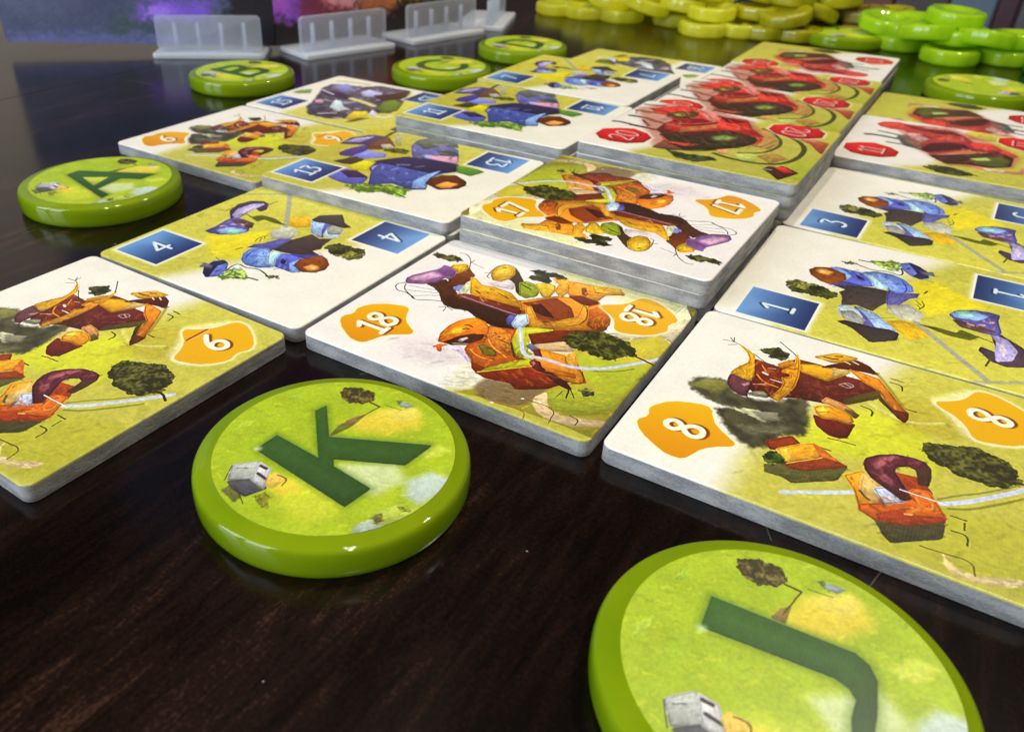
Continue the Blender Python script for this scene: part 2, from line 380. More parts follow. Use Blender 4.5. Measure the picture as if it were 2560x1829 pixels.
('X','7a84d0/2c2650/a4b0ec/4a4a90/5a3a5a','371 402 394 574 515 680 680 684 655 525 456 372',{'n':40,'L':46,'w':9}),
('X','3a3e40/9aa0b0/56587a/c8b0b8','349 826 358 1001 561 893 650 727 438 677',{'n':26,'L':40,'w':8}),
('P','5a62b8','273 180 260 273 276 318 365 312 436 264 459 172 387 147 314 160',{'o':1}),
('P','3a2c50','268 280 329 327 427 277 359 225',{'f':4}),
('F','7a9c3a','397 124 459 198 573 259 674 258 687 142 578 146 511 82',{}),
('P','46549c','391 368 363 495 409 624 496 660 688 597 661 435 724 296 668 253 562 277 488 194',{'o':1}),
('P','30284e','313 487 408 655 667 700 723 595 627 493 485 499',{'f':5}),
('P','8cb0ee','663 275 620 376 627 493 652 570 661 435 714 314',{'f':5}),
('X','8098e0/34407c/a8c4f4/2c2c58','384 392 422 603 569 594 714 314 562 277 482 216',{'n':34,'L':36,'w':8}),
('X','5a7a24/a8c860/3a5a18/88a83c','408 133 579 250 668 253 575 151',{'n':30,'L':40,'w':6}),
('S','4a6a1c','466 124 589 193 703 154',{'w':7}),
('S','5a7a24','437 116 505 194 584 241',{'w':6}),
('P','5a8a2c','678 678 773 692 824 673 797 581 723 595',{'f':3,'o':1}),
('P','5e2e16','682 369 667 439 686 510 739 550 819 501 841 451 832 392 770 331',{'o':1}),
('P','f4a044','729 373 746 446 808 452 803 387 773 354',{'f':16}),
],
'city': [
('P','cbc65c','300 -30 340 300 420 880 1030 900 1030 -30',{'f':90}),
('P','524f5e','324 212 271 366 124 634 107 772 206 817 310 829 385 930 624 946 701 762 773 588 817 404 719 323 690 149 595 69 453 70',{'f':14,'j':10,'m':1}),
('X','8a8ac0/b8bcd8/34304a/6a7a4a/a89ab0/2c2a34/d0ccd8','334 221 141 611 215 805 613 900 794 509 706 342 676 167 472 86',{'n':90,'L':55,'w':14}),
('P','7a9a4a','47 421 45 511 94 571 152 475 90 422',{'f':6,'j':5}),
('S','b4bc7c','90 855 190 900 314 909',{'w':16,'f':8}),
('P','8088c0','148 729 183 836 354 718 297 633',{'f':5}),
('P','b4b4e4','386 708 388 802 512 779 557 675 459 628',{'f':5}),
('P','342a44','170 562 254 633 459 558 459 490 268 501',{'f':5}),
('P','4a3434','491 689 554 778 619 941 690 718 612 618',{'f':6}),
('P','c4d4d8','448 284 372 451 413 452 518 342 581 332 546 239',{'f':5}),
('P','cc9aa8','279 356 298 406 363 343 323 309',{'f':8}),
('S','b8b4bc','487 129 557 203',{'w':12}),
('S','b8b4bc','610 111 654 134',{'w':8}),
('S','d9d48c','433 537 535 520 643 479',{'w':26,'f':6}),
('S','c8c4dc','150 600 283 549',{'w':10}),
('P','d4c028','671 133 619 301 683 354 741 280 725 120',{'f':6}),
('P','6a8034','686 451 636 605 659 692 756 639 820 469 778 372',{'f':6}),
('P','d8d4e4','728 300 693 394 753 351 778 281',{'f':4}),
('S','dcdce0','765 301 836 285 854 359',{'w':12}),
('P','6a5a1c','717 70 724 207 783 241 753 114',{'f':5}),
],
'harvester': [
('P','b4af46','250 -30 320 120 400 300 560 600 620 1030 1030 1030 1030 -30',{'f':90}),
('P','a2ac2e','820 60 1010 60 1010 420 900 380',{'f':40,'a':0.7}),
('P','b48c4a','622 808 703 792 785 616 777 458 693 462',{'f':8}),
('P','a8853c','756 319 815 416 882 354 829 241',{'f':4}),
('P','b8c460','665 291 742 355 772 216 709 187',{'f':5}),
('S','d0a050','720 485 755 671',{'w':6}),
('S','d0a050','736 423 780 612',{'w':6}),
('S','c8a848','796 401 823 571',{'w':6}),
('S','4a4e24','588 227 664 195 788 195 878 259 918 407 913 572 865 684 803 737',{'w':16}),
('S','56522c','676 312 770 374 804 530 789 646 719 777 662 814',{'w':12}),
('P','b0503a','802 764 903 769 978 753 987 536 917 675 856 728',{'f':4}),
('P','d0805a','848 763 913 777 973 723 912 724',{'f':4}),
('S','5e564e','-22 431 32 463 96 455',{'w':18}),
('S','5a524a','42 616 120 624 221 581',{'w':20}),
('S','5a524a','32 744 178 762',{'w':18}),
('S','4a4a34','23 894 121 930',{'w':14}),
('S','3a302c','112 447 259 436',{'w':20}),
('S','4a4440','127 572 189 484',{'w':12}),
('P','4a4234','326 130 331 279 434 256 675 411 543 253 415 146',{'f':5}),
('P','a8503c','11 804 129 1001 383 997 580 928 709 659 673 420 457 182 332 146 209 394',{'f':50,'a':0.55,'j':8}),
('P','6a241c','243 449 236 608 302 664 353 436 305 370',{'f':3}),
('P','c8362c','74 826 134 910 206 1003 306 963 410 900 555 935 621 768 704 656 645 631 540 647 437 533 312 454 242 557 250 676 210 759 136 756',{'o':1}),
('P','e88a80','316 910 380 964 440 838 415 760',{'f':8}),
('P','6a1c1c','404 924 532 888 567 889 498 801',{'f':4}),
('P','7a1f24','250 676 357 796 450 761 398 661 288 596',{'f':4}),
('P','c87a48','328 548 457 739 476 673 353 489',{'f':2}),
('S','6a2c14','345 530 369 566',{'w':5}),
('S','6a2c14','385 590 408 626',{'w':5}),
('S','6a2c14','424 651 450 683',{'w':5}),
('P','ee4034','437 807 591 797 637 728 534 668 476 673',{'f':5}),
('P','4e4222','183 766 222 875 299 926 328 830 281 731 212 717',{'o':1}),
('P','a8b044','199 774 243 847 252 780',{'f':25}),
('P','3e2f22','280 375 346 456 534 668 668 625 707 558 670 430 543 253 452 200 343 277',{'o':1}),
('P','541a1e','344 428 452 559 539 651 485 522 399 398',{'f':5}),
('P','86a84c','505 493 541 564 599 556 581 481 528 452',{'f':45}),
('P','e0503a','292 359 347 280 421 294 489 326 445 254 363 268',{'f':3}),
('S','c83a34','654 639 705 631 703 530',{'w':12}),
('S','5a1418','210 759 332 760 447 773',{'w':9}),
('S','e8685a','277 614 388 694 447 815',{'w':6}),
('S','2e1c18','328 338 441 409 553 404',{'w':10}),
('S','6a3a2c','283 403 374 441 484 547',{'w':7}),
('S','30201a','78 814 149 828 224 772',{'w':8}),
('S','7a1c1c','494 771 569 751 652 689',{'w':8}),
('S','d8503c','204 969 310 950 384 907',{'w':7}),
('S','4a2a20','409 164 506 199 586 289',{'w':9}),
('X','e8584a/d8907a/6a1c1c/f0a080/8a2420','74 826 206 1003 410 900 555 935 636 754 540 647 312 454',{'n':46,'L':46,'w':9}),
('X','5a4a3a/2a201a/7a5a3a/8a3a2a/4a5a2a','305 370 540 647 683 612 654 429 495 236',{'n':40,'L':60,'w':9}),
('X','c8a04a/a8b04a/8a6a34/d0c060','560 268 667 381 763 705 841 434 762 213',{'n':24,'L':50,'w':8,'a':0.6}),
('X','7a2a24/4a3a30/a04a38','13 743 121 930 305 475 257 408',{'n':14,'L':50,'w':8,'a':0.7}),
('S','6a1818','190 894 255 810',{'w':5,'a':0.8}),
('S','e8806a','216 932 281 846',{'w':5,'a':0.8}),
('S','5a1618','254 949 318 863',{'w':5,'a':0.8}),
('S','e8705a','297 954 359 868',{'w':5,'a':0.8}),
('S','6a1a1a','344 919 405 834',{'w':5,'a':0.8}),
('S','f09080','384 907 444 824',{'w':5,'a':0.8}),
('S','5a1414','436 893 495 810',{'w':5,'a':0.8}),
('S','e05a48','478 870 536 789',{'w':5,'a':0.8}),
('S','6a1c1c','520 848 576 768',{'w':5,'a':0.8}),
('S','d84a3c','560 826 615 747',{'w':5,'a':0.8}),
('S','3a2018','352 385 408 317',{'w':5,'a':0.8}),
('S','7a4a34','390 391 445 323',{'w':5,'a':0.8}),
('S','2e1c16','429 411 483 343',{'w':5,'a':0.8}),
('S','6a5a34','468 431 521 363',{'w':5,'a':0.8}),
('S','8a3a2a','614 580 666 508',{'w':5,'a':0.8}),
('S','5a2a20','647 582 697 511',{'w':5,'a':0.8}),
('F','3a4024','387 146 492 142 601 166 633 127 555 41 463 51',{}),
('P','e09a60','586 289 621 318 640 266 611 241',{'f':4}),
('P','4e261a','824 139 840 194 873 200 890 235 965 175 940 95 914 24 877 81',{'o':1}),
('P','d8302c','865 193 898 220 949 161 909 148',{}),
('S','8a8478','828 142 857 145',{'w':10}),
],
'rbadge': [
('P','c01c20','32 179 29 282 89 346 148 382 227 343 273 280 270 178 212 118 137 103 79 116',{}),
],
'reactor': [
('P','bdb84a','250 -30 420 100 520 400 640 700 660 1030 1030 1030 1030 -30',{'f':100}),
('P','c0b048','523 944 586 1017 687 969 686 821 614 804 554 796',{'f':20}),
('P','d08a68','584 263 644 259 789 274 811 394 815 245 719 201 624 209',{'f':8}),
('P','c8bc90','644 251 738 275 737 223 655 191',{'f':5}),
('F','4a4a2a','394 92 456 160 539 157 635 92 563 26 476 22',{}),
('P','5a5450','224 611 270 692 341 540 398 369 346 405 279 428',{'f':16,'j':8}),
('S','4a4440','86 542 118 563 231 553',{'w':20}),
('S','4a4440','136 659 233 640',{'w':14}),
('S','4a4a40','202 447 293 450',{'w':14}),
('P','b05048','173 883 452 986 655 796 791 594 773 329 500 178 343 402',{'f':50,'a':0.55,'j':8}),
('P','b8383a','104 826 127 892 194 936 268 914 357 896 456 933 530 841 578 733 657 757 720 650 666 568 588 562 407 358 394 366 329 571 249 763 181 751 125 774',{'f':4}),
('P','e04a40','117 836 206 910 202 792 144 766',{'f':6}),
('P','c49490','254 722 319 754 379 654 348 546 290 623',{'f':12}),
('P','6a2228','225 902 359 875 458 912 526 837 408 805 277 830',{'f':6}),
('P','4e1c24','360 435 388 558 461 659 542 663 570 597 476 481 385 378',{'f':5}),
('P','de4038','563 721 657 757 716 647 586 600',{'f':6}),
('P','e05848','393 729 454 757 554 734 500 690 418 685',{'f':8}),
('P','462622','403 317 571 471 702 616 766 537 757 351 680 271 584 263 490 205',{'f':5}),
('P','d96a48','400 333 573 559 575 532 410 323',{'f':3}),
('P','5a5a2a','577 366 618 454 706 525 753 472 743 339 679 288 612 303',{'f':5}),
('P','b4cc70','580 386 652 454 673 424 623 366',{'f':12}),
('X','e86a58/7a2026/d89080/a83030/4a1a20','138 878 268 914 456 933 578 733 716 647 405 375 329 571',{'n':50,'L':50,'w':9}),
('X','8a8a7a/3a3632/b0a898','216 605 294 669 396 387 322 404',{'n':18,'L':50,'w':7,'a':0.6}),
('X','6a3a2c/3a2018/7a7a3a/a04a3a','410 323 703 598 759 513 679 288 533 240',{'n':26,'L':50,'w':8,'a':0.7}),
('P','d0403a','702 616 765 555 780 585 723 672',{'f':4}),
],
'disc': [
('P','d8d43c','462 275 651 317 765 227 689 95 520 109',{'f':102,'a':0.5}),
('P','d9c23c','407 661 490 830 619 935 709 830 626 706 504 647',{'f':68,'a':0.85}),
('P','e0d060','479 822 597 919 675 903 601 796',{'f':51,'a':0.6}),
('P','dfc83a','381 219 502 258 560 221 519 161 439 159',{'f':42,'a':0.8}),
('P','c4d0a0','576 436 762 576 860 505 809 361 665 348',{'f':68,'a':0.85}),
('P','b4c4bc','860 505 909 608 991 619 1021 529 981 417 912 432',{'f':59,'a':0.95}),
('P','b8c8c0','860 156 849 206 881 257 875 303 913 370 996 396 991 323 944 232',{'f':12,'a':0.9}),
('P','a8b838','896 238 875 303 913 370 998 403 996 356 953 267',{'f':8,'a':0.9}),
('F','5a5226','877 254 885 310 917 282 913 245',{'a':0.7}),
('F','6a6a24','918 363 969 393 976 373 947 353',{'a':0.7}),
('P','a8c838','85 664 118 732 131 696 109 659',{'f':8,'a':0.6}),
('P','b4d040','46 395 87 465 97 418 69 345',{'f':14,'a':0.6}),
('P','94b424','155 289 205 439 221 348',{'f':34,'a':0.5}),
('P','dce060','768 678 830 771 901 770 855 665',{'f':34,'a':0.5}),
('F','5a5028','255 828 241 872 300 913 376 921 419 883 398 824 343 793 291 801',{}),
('S','4a3a1c','414 849 470 845',{'w':9}),
('P','6a7028','426 554 410 636 432 726 455 763 456 654',{'f':4,'a':0.9}),
('P','8a6a40','411 677 430 739 454 721 449 663',{'f':6,'a':0.8}),
('S','5a4a20','470 845 443 713',{'w':6}),
('F','7a8a50','493 919 537 943 583 938 550 901',{'a':0.8}),
('P','8a9a98','535 934 592 938 570 908 534 911',{'f':4}),
('S','6a7020','486 870 564 882',{'w':5}),
('P','5a5a30','303 54 307 123 389 93 393 32 337 46',{'f':8,'a':0.8}),
('P','b0b4ac','251 152 228 188 291 259 316 255 351 164 276 112',{'o':1}),
('P','4e4c50','282 106 347 164 439 164 402 80 331 84',{'o':1}),
('P','c8c8c8','351 164 309 262 370 257 429 153',{'o':1}),
('S','3a3438','323 248 355 247',{'w':14}),
('S','3a3438','347 207 395 201',{'w':14}),
('S','404040','254 183 290 208',{'w':4}),
('S','404040','269 102 228 183',{'w':4}),
('S','3a3a20','318 109 428 46',{'w':4}),
('P','d8b050','388 213 398 254 465 255 459 173 422 169',{'f':10,'a':0.8}),
('S','4a3a1c','417 244 468 251 476 207',{'w':5}),
('F','6a6020','431 100 442 140 485 137 519 77 472 76',{'a':0.7}),
],
'letterK': [
('P','2c5a22','233 318 239 431 487 415 256 660 270 712 425 547 814 747 796 588 530 451 565 410 769 388 751 258',{}),
],
'letterJ': [
('P','2c5a22','234 514 224 651 671 680 714 659 743 613 760 508 769 386 724 355 707 436 708 504 680 539 634 555',{}),
],
'letterA': [
('P','2c5a22','228 405 219 506 732 798 735 672 601 594 651 345 809 325 824 261',{}),
('P','b4c03c','360 438 513 550 579 372',{}),
],
}
# ------------------------------------------------------------------ helpers
def link_mesh(name, bm, mat, parent=None, smooth=True):
    me = bpy.data.meshes.new(name); bm.normal_update(); bm.to_mesh(me); bm.free()
    if smooth:
        for p in me.polygons: p.use_smooth = True
    if mat: me.materials.append(mat)
    o = bpy.data.objects.new(name, me); C.objects.link(o)
    if parent: o.parent = parent
    return o

def tag(o, label=None, cat=None, group=None, kind=None):
    if label: o['label'] = label
    if cat: o['category'] = cat
    if group: o['group'] = group
    if kind: o['kind'] = kind
    return o

def empty(name, loc=(0, 0, 0), rz=0.0):
    o = bpy.data.objects.new(name, None); C.objects.link(o)
    o.empty_display_size = 0.01
    o.location = Vector(loc) * S; o.rotation_euler = (0, 0, rz)
    return o

def copy_tree(o, parent=None):
    c = o.copy(); C.objects.link(c); c.parent = parent
    for ch in list(o.children): copy_tree(ch, c)
    return c

def loft(bm, loops, close_bottom=True, close_top=True):
    """loops: list of lists of 3-tuples (same count), tile units"""
    V = [[bm.verts.new(Vector(p) * S) for p in L] for L in loops]
    n = len(V[0])
    for a, b in zip(V, V[1:]):
        for i in range(n):
            bm.faces.new((a[i], a[(i + 1) % n], b[(i + 1) % n], b[i]))
    if close_bottom: bm.faces.new(list(reversed(V[0])))
    if close_top: bm.faces.new(V[-1])
    return V

def rrect(w, h, r, seg=6, inset=0.0, z=0.0, cx=0.0, cy=0.0):
    pts = []
    w2, h2, r2 = w / 2 - inset, h / 2 - inset, max(r - inset, 0.004)
    for k, (sx, sy) in enumerate(((1, 1), (-1, 1), (-1, -1), (1, -1))):
        for i in range(seg + 1):
            a = math.pi / 2 * (k + i / seg)
            pts.append((cx + sx * (w2 - r2) + r2 * math.cos(a), cy + sy * (h2 - r2) + r2 * math.sin(a), z))
    return pts

def circle(r, z, n=96):
    return [(r * math.cos(2 * math.pi * i / n), r * math.sin(2 * math.pi * i / n), z) for i in range(n)]

# ------------------------------------------------------------------ the printed artwork: painted stroke by stroke into pixel arrays
def hexc(s): return np.array([int(s[i:i + 2], 16) / 255.0 for i in (0, 2, 4)], np.float32)

def vnoise(W, H, cell, seed):
    rg = np.random.RandomState(seed)
    gw, gh = int(W / cell) + 3, int(H / cell) + 3
    g = rg.rand(gh, gw).astype(np.float32)
    x = np.arange(W) / cell; y = np.arange(H) / cell
    xi = x.astype(int); yi = y.astype(int)
    fx = x - xi; fy = y - yi; fx = fx * fx * (3 - 2 * fx); fy = fy * fy * (3 - 2 * fy)
    a = g[yi][:, xi] * (1 - fx) + g[yi][:, xi + 1] * fx
    b = g[yi + 1][:, xi] * (1 - fx) + g[yi + 1][:, xi + 1] * fx
    return (a * (1 - fy)[:, None] + b * fy[:, None]) * 2 - 1

class Canvas:
    def __init__(self, W, H, base, seed=1, mott=0.03):
        self.W, self.H = W, H
        self.k = W / 1000.0
        self.n1 = vnoise(W, H, W / 14, seed); self.n2 = vnoise(W, H, W / 45, seed + 1); self.n3 = vnoise(W, H, W / 130, seed + 2)
        self.wx = vnoise(W, H, W / 60, seed + 3) * .6 + vnoise(W, H, W / 150, seed + 4) * .4
        self.wy = vnoise(W, H, W / 60, seed + 5) * .6 + vnoise(W, H, W / 150, seed + 6) * .4
        self.img = np.ones((H, W, 3), np.float32) * hexc(base)
        self.img *= (1 + mott * (self.n1 * .5 + self.n3 * .5))[..., None]
        self.rg = random.Random(seed)
        self.edge = 1.1 * W / 900.0; self.wf = 1.0
    def pts(self, s):
        a = np.array([float(t) for t in s.split()], np.float32).reshape(-1, 2)
        return a * np.array([self.W / 1000.0, self.H / 1000.0], np.float32)
    def window(self, P, pad):
        x0 = max(int(P[:, 0].min() - pad), 0); x1 = min(int(P[:, 0].max() + pad) + 2, self.W)
        y0 = max(int(P[:, 1].min() - pad), 0); y1 = min(int(P[:, 1].max() + pad) + 2, self.H)
        return x0, x1, y0, y1
    def grid(self, w, j):
        x0, x1, y0, y1 = w
        gx, gy = np.meshgrid(np.arange(x0, x1, dtype=np.float32) + .5, np.arange(y0, y1, dtype=np.float32) + .5)
        if j:
            gx = gx + j * self.k * self.wx[y0:y1, x0:x1]; gy = gy + j * self.k * self.wy[y0:y1, x0:x1]
        return gx, gy
    def segdist(self, gx, gy, P, closed):
        d = np.full(gx.shape, 1e9, np.float32); ins = np.zeros(gx.shape, bool)
        n = len(P)
        for i in range(n if closed else n - 1):
            a = P[i]; b = P[(i + 1) % n]; e = b - a; L = float(e @ e) + 1e-6
            t = np.clip(((gx - a[0]) * e[0] + (gy - a[1]) * e[1]) / L, 0, 1)
            d = np.minimum(d, (gx - a[0] - t * e[0]) ** 2 + (gy - a[1] - t * e[1]) ** 2)
            if closed and a[1] != b[1]:
                c = ((a[1] <= gy) != (b[1] <= gy)) & (gx < (b[0] - a[0]) * (gy - a[1]) / (b[1] - a[1]) + a[0])
                ins ^= c
        d = np.sqrt(d)
        return np.where(ins, d, -d) if closed else d
    def blend(self, w, alpha, col):
        x0, x1, y0, y1 = w
        s = self.img[y0:y1, x0:x1]
        s += (col - s) * alpha[..., None]
    def poly(self, c, P, f=0, j=1.2, a=1.0, o=0, g=None, m=0, flat=0):
        f = max(f * self.k, self.edge)
        w = self.window(P, f + 12 * self.k)
        x0, x1, y0, y1 = w
        if x1 <= x0 or y1 <= y0: return
        gx, gy = self.grid(w, j)
        sd = self.segdist(gx, gy, P, True)
        al = np.clip(.5 + (sd + (3.0 * self.k if (not flat and f < 5 * self.k) else 0)) / f, 0, 1); al = al * al * (3 - 2 * al) * a
        col = np.ones(gx.shape + (3,), np.float32) * hexc(c)
        ctr = P.mean(0); ext = max(float(np.ptp(P[:, 0])), float(np.ptp(P[:, 1])), 1.0)
        if g:
            t = np.clip(.5 - (gy - ctr[1]) / ext + .3 * (gx - ctr[0]) / ext, 0, 1)[..., None]
            col = col * (1 - t) + hexc(g) * t
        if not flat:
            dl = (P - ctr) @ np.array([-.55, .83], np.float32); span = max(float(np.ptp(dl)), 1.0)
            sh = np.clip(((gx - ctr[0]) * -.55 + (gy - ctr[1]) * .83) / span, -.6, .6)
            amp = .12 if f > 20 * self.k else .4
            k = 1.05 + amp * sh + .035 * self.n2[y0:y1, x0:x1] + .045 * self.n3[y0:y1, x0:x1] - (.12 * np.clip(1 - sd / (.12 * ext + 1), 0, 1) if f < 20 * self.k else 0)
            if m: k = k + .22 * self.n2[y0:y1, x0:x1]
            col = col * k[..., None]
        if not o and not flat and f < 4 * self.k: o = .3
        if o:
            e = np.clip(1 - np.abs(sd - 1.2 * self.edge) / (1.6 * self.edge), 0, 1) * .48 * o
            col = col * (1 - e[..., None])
        self.blend(w, al, np.clip(col, 0, 1))
    def foliage(self, c, P, a=1.0):
        w = self.window(P, 18 * self.k); x0, x1, y0, y1 = w
        if x1 <= x0 or y1 <= y0: return
        gx, gy = self.grid(w, 12)
        sd = self.segdist(gx, gy, P, True)
        al = np.clip(.5 + sd / (self.edge * 2.0) + .5 * self.n3[y0:y1, x0:x1], 0, 1) * a
        n = self.n2[y0:y1, x0:x1] * .5 + self.n3[y0:y1, x0:x1] * .5
        base = hexc(c); lite = np.clip(base * 1.4 + np.array([.03, .03, .0]), 0, 1); dark = base * .66
        t = np.clip(n * 1.3 + .35 + .3 * (gy - gy.mean()) / max(np.ptp(gy), 1), 0, 1)[..., None]
        self.blend(w, al, (dark * (1 - t) + lite * t).astype(np.float32))
    def stroke(self, c, P, w=4, f=0, a=1.0, j=1.5):
        hw = w * self.k * .5; f = max(f * self.k, self.edge)
        win = self.window(P, hw + f + 4)
        if win[1] <= win[0] or win[3] <= win[2]: return
        gx, gy = self.grid(win, j)
        d = self.segdist(gx, gy, P, False)
        al = np.clip(.5 + (hw - d) / f, 0, 1) * a
        x0, x1, y0, y1 = win
        col = hexc(c) * (1 + .08 * self.n3[y0:y1, x0:x1])[..., None]
        self.blend(win, al, np.clip(col, 0, 1))
    def dabs(self, c, P, f=0, big=False, **_):
        # short brush marks inside a painted patch
        x0, y0 = np.maximum(P.min(0), 0); x1, y1 = np.minimum(P.max(0), [self.W, self.H])
        if x1 <= x0 or y1 <= y0: return
        ar = (x1 - x0) * (y1 - y0) / (self.W * self.H)
        n = int(min(260 if big else 70, 4 + ar * (280 if big else 3000)))
        cvm = np.cov(P.T); ev, evec = np.linalg.eigh(cvm); main = math.atan2(evec[1, 1], evec[0, 1])
        base = hexc(c); rg = self.rg
        for _i in range(n * 3):
            if n <= 0: break
            x, y = rg.uniform(x0, x1), rg.uniform(y0, y1)
            ins = False
            for i in range(len(P)):
                a, b = P[i], P[i - 1]
                if (a[1] <= y) != (b[1] <= y) and x < (b[0] - a[0]) * (y - a[1]) / (b[1] - a[1]) + a[0]: ins = not ins
            if not ins: continue
            n -= 1
            k = rg.choice((.7, .8, .88, 1.12, 1.22, 1.34)); t = rg.uniform(-.05, .05)
            if big: k = 1 + (k - 1) * .45
            col = np.clip(base * k + np.array([t, t * .5, -t], np.float32), 0, 1)
            L = rg.uniform(10, 34) * self.k * (1.4 if big else .75); an = rg.gauss(.6, .5) if big else rg.gauss(main, .3)
            dx, dy = L * .5 * math.cos(an), L * .5 * math.sin(an)
            Q = np.array([(x - dx, y - dy), (x + rg.uniform(-3, 3), y + rg.uniform(-3, 3)), (x + dx, y + dy)], np.float32)
            self.stroke(''.join('%02x' % int(v * 255) for v in col), Q, w=rg.uniform(3, 9) * (1.5 if big else .55), f=rg.uniform(3, 8), a=.4 if big else .5, j=3)
    def speckle(self, cols, P, n=40, L=24, w=7, an=None, a=.8):
        x0, y0 = P.min(0); x1, y1 = P.max(0); rg = self.rg
        for _i in range(n * 4):
            if n <= 0: break
            x, y = rg.uniform(x0, x1), rg.uniform(y0, y1); ins = False
            for i in range(len(P)):
                p, q = P[i], P[i - 1]
                if (p[1] <= y) != (q[1] <= y) and x < (q[0] - p[0]) * (y - p[1]) / (q[1] - p[1]) + p[0]: ins = not ins
            if not ins: continue
            n -= 1
            l = L * self.k * rg.uniform(.4, 1.3); t = rg.gauss(an, .35) if an is not None else rg.uniform(0, 3.14)
            dx, dy = l * .5 * math.cos(t), l * .5 * math.sin(t)
            self.stroke(rg.choice(cols), np.array([(x - dx, y - dy), (x + rg.uniform(-2, 2), y + rg.uniform(-2, 2)), (x + dx, y + dy)], np.float32), w=w * rg.uniform(.7, 1.7), f=7, a=a * .62, j=4)
    def crisp(self, amt=.5):
        im = self.img; r = max(int(3 * self.k + .5), 2)
        bl = im.copy()
        for ax in (0, 1):
            acc = np.zeros_like(bl)
            for d in range(-r, r + 1): acc += np.roll(bl, d, ax)
            bl = acc / (2 * r + 1)
        im = np.clip(im + amt * (im - bl), 0, 1)
        im = im ** 1.06; im = im * (1 + .03 * im.max(2, keepdims=True))   # deeper ink, clean paper
        g = im.mean(2, keepdims=True)
        self.img = np.clip(g + (im - g) * .97, 0, 1)
    @staticmethod
    def soften(P, r=.16):
        Q = []
        for i in range(len(P)):
            a, b = P[i], P[(i + 1) % len(P)]
            Q += [a + (b - a) * r, b - (b - a) * r]
        return np.array(Q, np.float32)
    def art(self, L):
        for k, c, s, o in L:
            P = self.pts(s)
            if k == 'P':
                big = o.get('f', 0) >= 30
                if len(P) > 4: P = self.soften(P, .07)
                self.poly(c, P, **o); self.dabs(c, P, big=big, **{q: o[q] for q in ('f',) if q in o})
            elif k == 'F': self.foliage(c, P, **o)
            elif k == 'X': self.speckle(c.split('/'), P, **o)
            else:
                for _i in range(2 if len(P) > 2 else 0):
                    Q = [P[0]]
                    for a, b in zip(P, P[1:]): Q += [a + (b - a) * .25, b - (b - a) * .25]
                    P = np.array(Q + [P[-1]], np.float32)
                if self.wf != 1: o = dict(o, w=o.get('w', 4) * self.wf)
                self.stroke(c, P, **o)

# numerals as centre lines in a box: x 0..0.6 (reading direction), y 0..1 (up)
GLYPH = {
 '0': [[(.3, 0), (.1, .12), (.02, .5), (.1, .88), (.3, 1), (.5, .88), (.58, .5), (.5, .12), (.3, 0)]],
 '1': [[(.12, .82), (.34, 1), (.34, 0)], [(.16, 0), (.52, 0)]],
 '2': [[(.04, .78), (.14, .96), (.32, 1), (.5, .9), (.54, .7), (.4, .42), (.06, .04), (.58, .04)]],
 '3': [[(.06, .98), (.54, .98), (.26, .6), (.46, .54), (.56, .34), (.46, .08), (.24, 0), (.04, .1)]],
 '4': [[(.44, 0), (.44, 1), (.02, .3), (.6, .3)]],
 '5': [[(.52, 1), (.12, 1), (.08, .56), (.34, .62), (.54, .46), (.54, .2), (.36, 0), (.04, .06)]],
 '6': [[(.46, 1), (.2, .72), (.06, .36), (.12, .1), (.3, 0), (.5, .1), (.55, .32), (.44, .52), (.26, .54), (.1, .4)]],
 '7': [[(.04, .98), (.56, .98), (.22, 0)]],
 '8': [[(.3, .54), (.1, .7), (.12, .9), (.3, 1), (.48, .9), (.5, .7), (.3, .54), (.06, .34), (.08, .1), (.3, 0), (.52, .1), (.54, .34), (.3, .54)]],
 '9': [[(.5, .6), (.34, .46), (.14, .5), (.05, .7), (.14, .92), (.3, 1), (.48, .9), (.54, .64), (.42, .28), (.16, 0)]],
}
ASP = 0.8983
def number(cv, txt, cu, cvv, hgt, sgn, layers):
    """digits read along +v with their tops towards -u (sgn=1), or turned half round (sgn=-1)"""
    n = len(txt); wid = sum(.46 if ch == '1' else .68 for ch in txt) - .08
    x = -wid / 2
    for ch in txt:
        ox = -.12 if ch == '1' else 0.0
        for line in GLYPH[ch]:
            P = []
            for gx, gy in line:
                a = (x + gx + ox) * hgt; b = (gy - .5) * hgt
                P.append((cu - sgn * b, cvv + sgn * a / ASP))
            for _i in range(2 if ch in '0235689' else 0):
                Z = [P[0]]
                for p, q in zip(P, P[1:]): Z += [(p[0] * .75 + q[0] * .25, p[1] * .75 + q[1] * .25), (p[0] * .25 + q[0] * .75, p[1] * .25 + q[1] * .75)]
                P = Z + [P[-1]]
            for col, w, du, dv, f in layers:
                Q = np.array([(p[0] + du, p[1] + dv) for p in P], np.float32) * np.array([cv.W / 1000., cv.H / 1000.], np.float32)
                cv.stroke(col, Q, w=w, f=f, j=.6)
        x += .46 if ch == '1' else .68

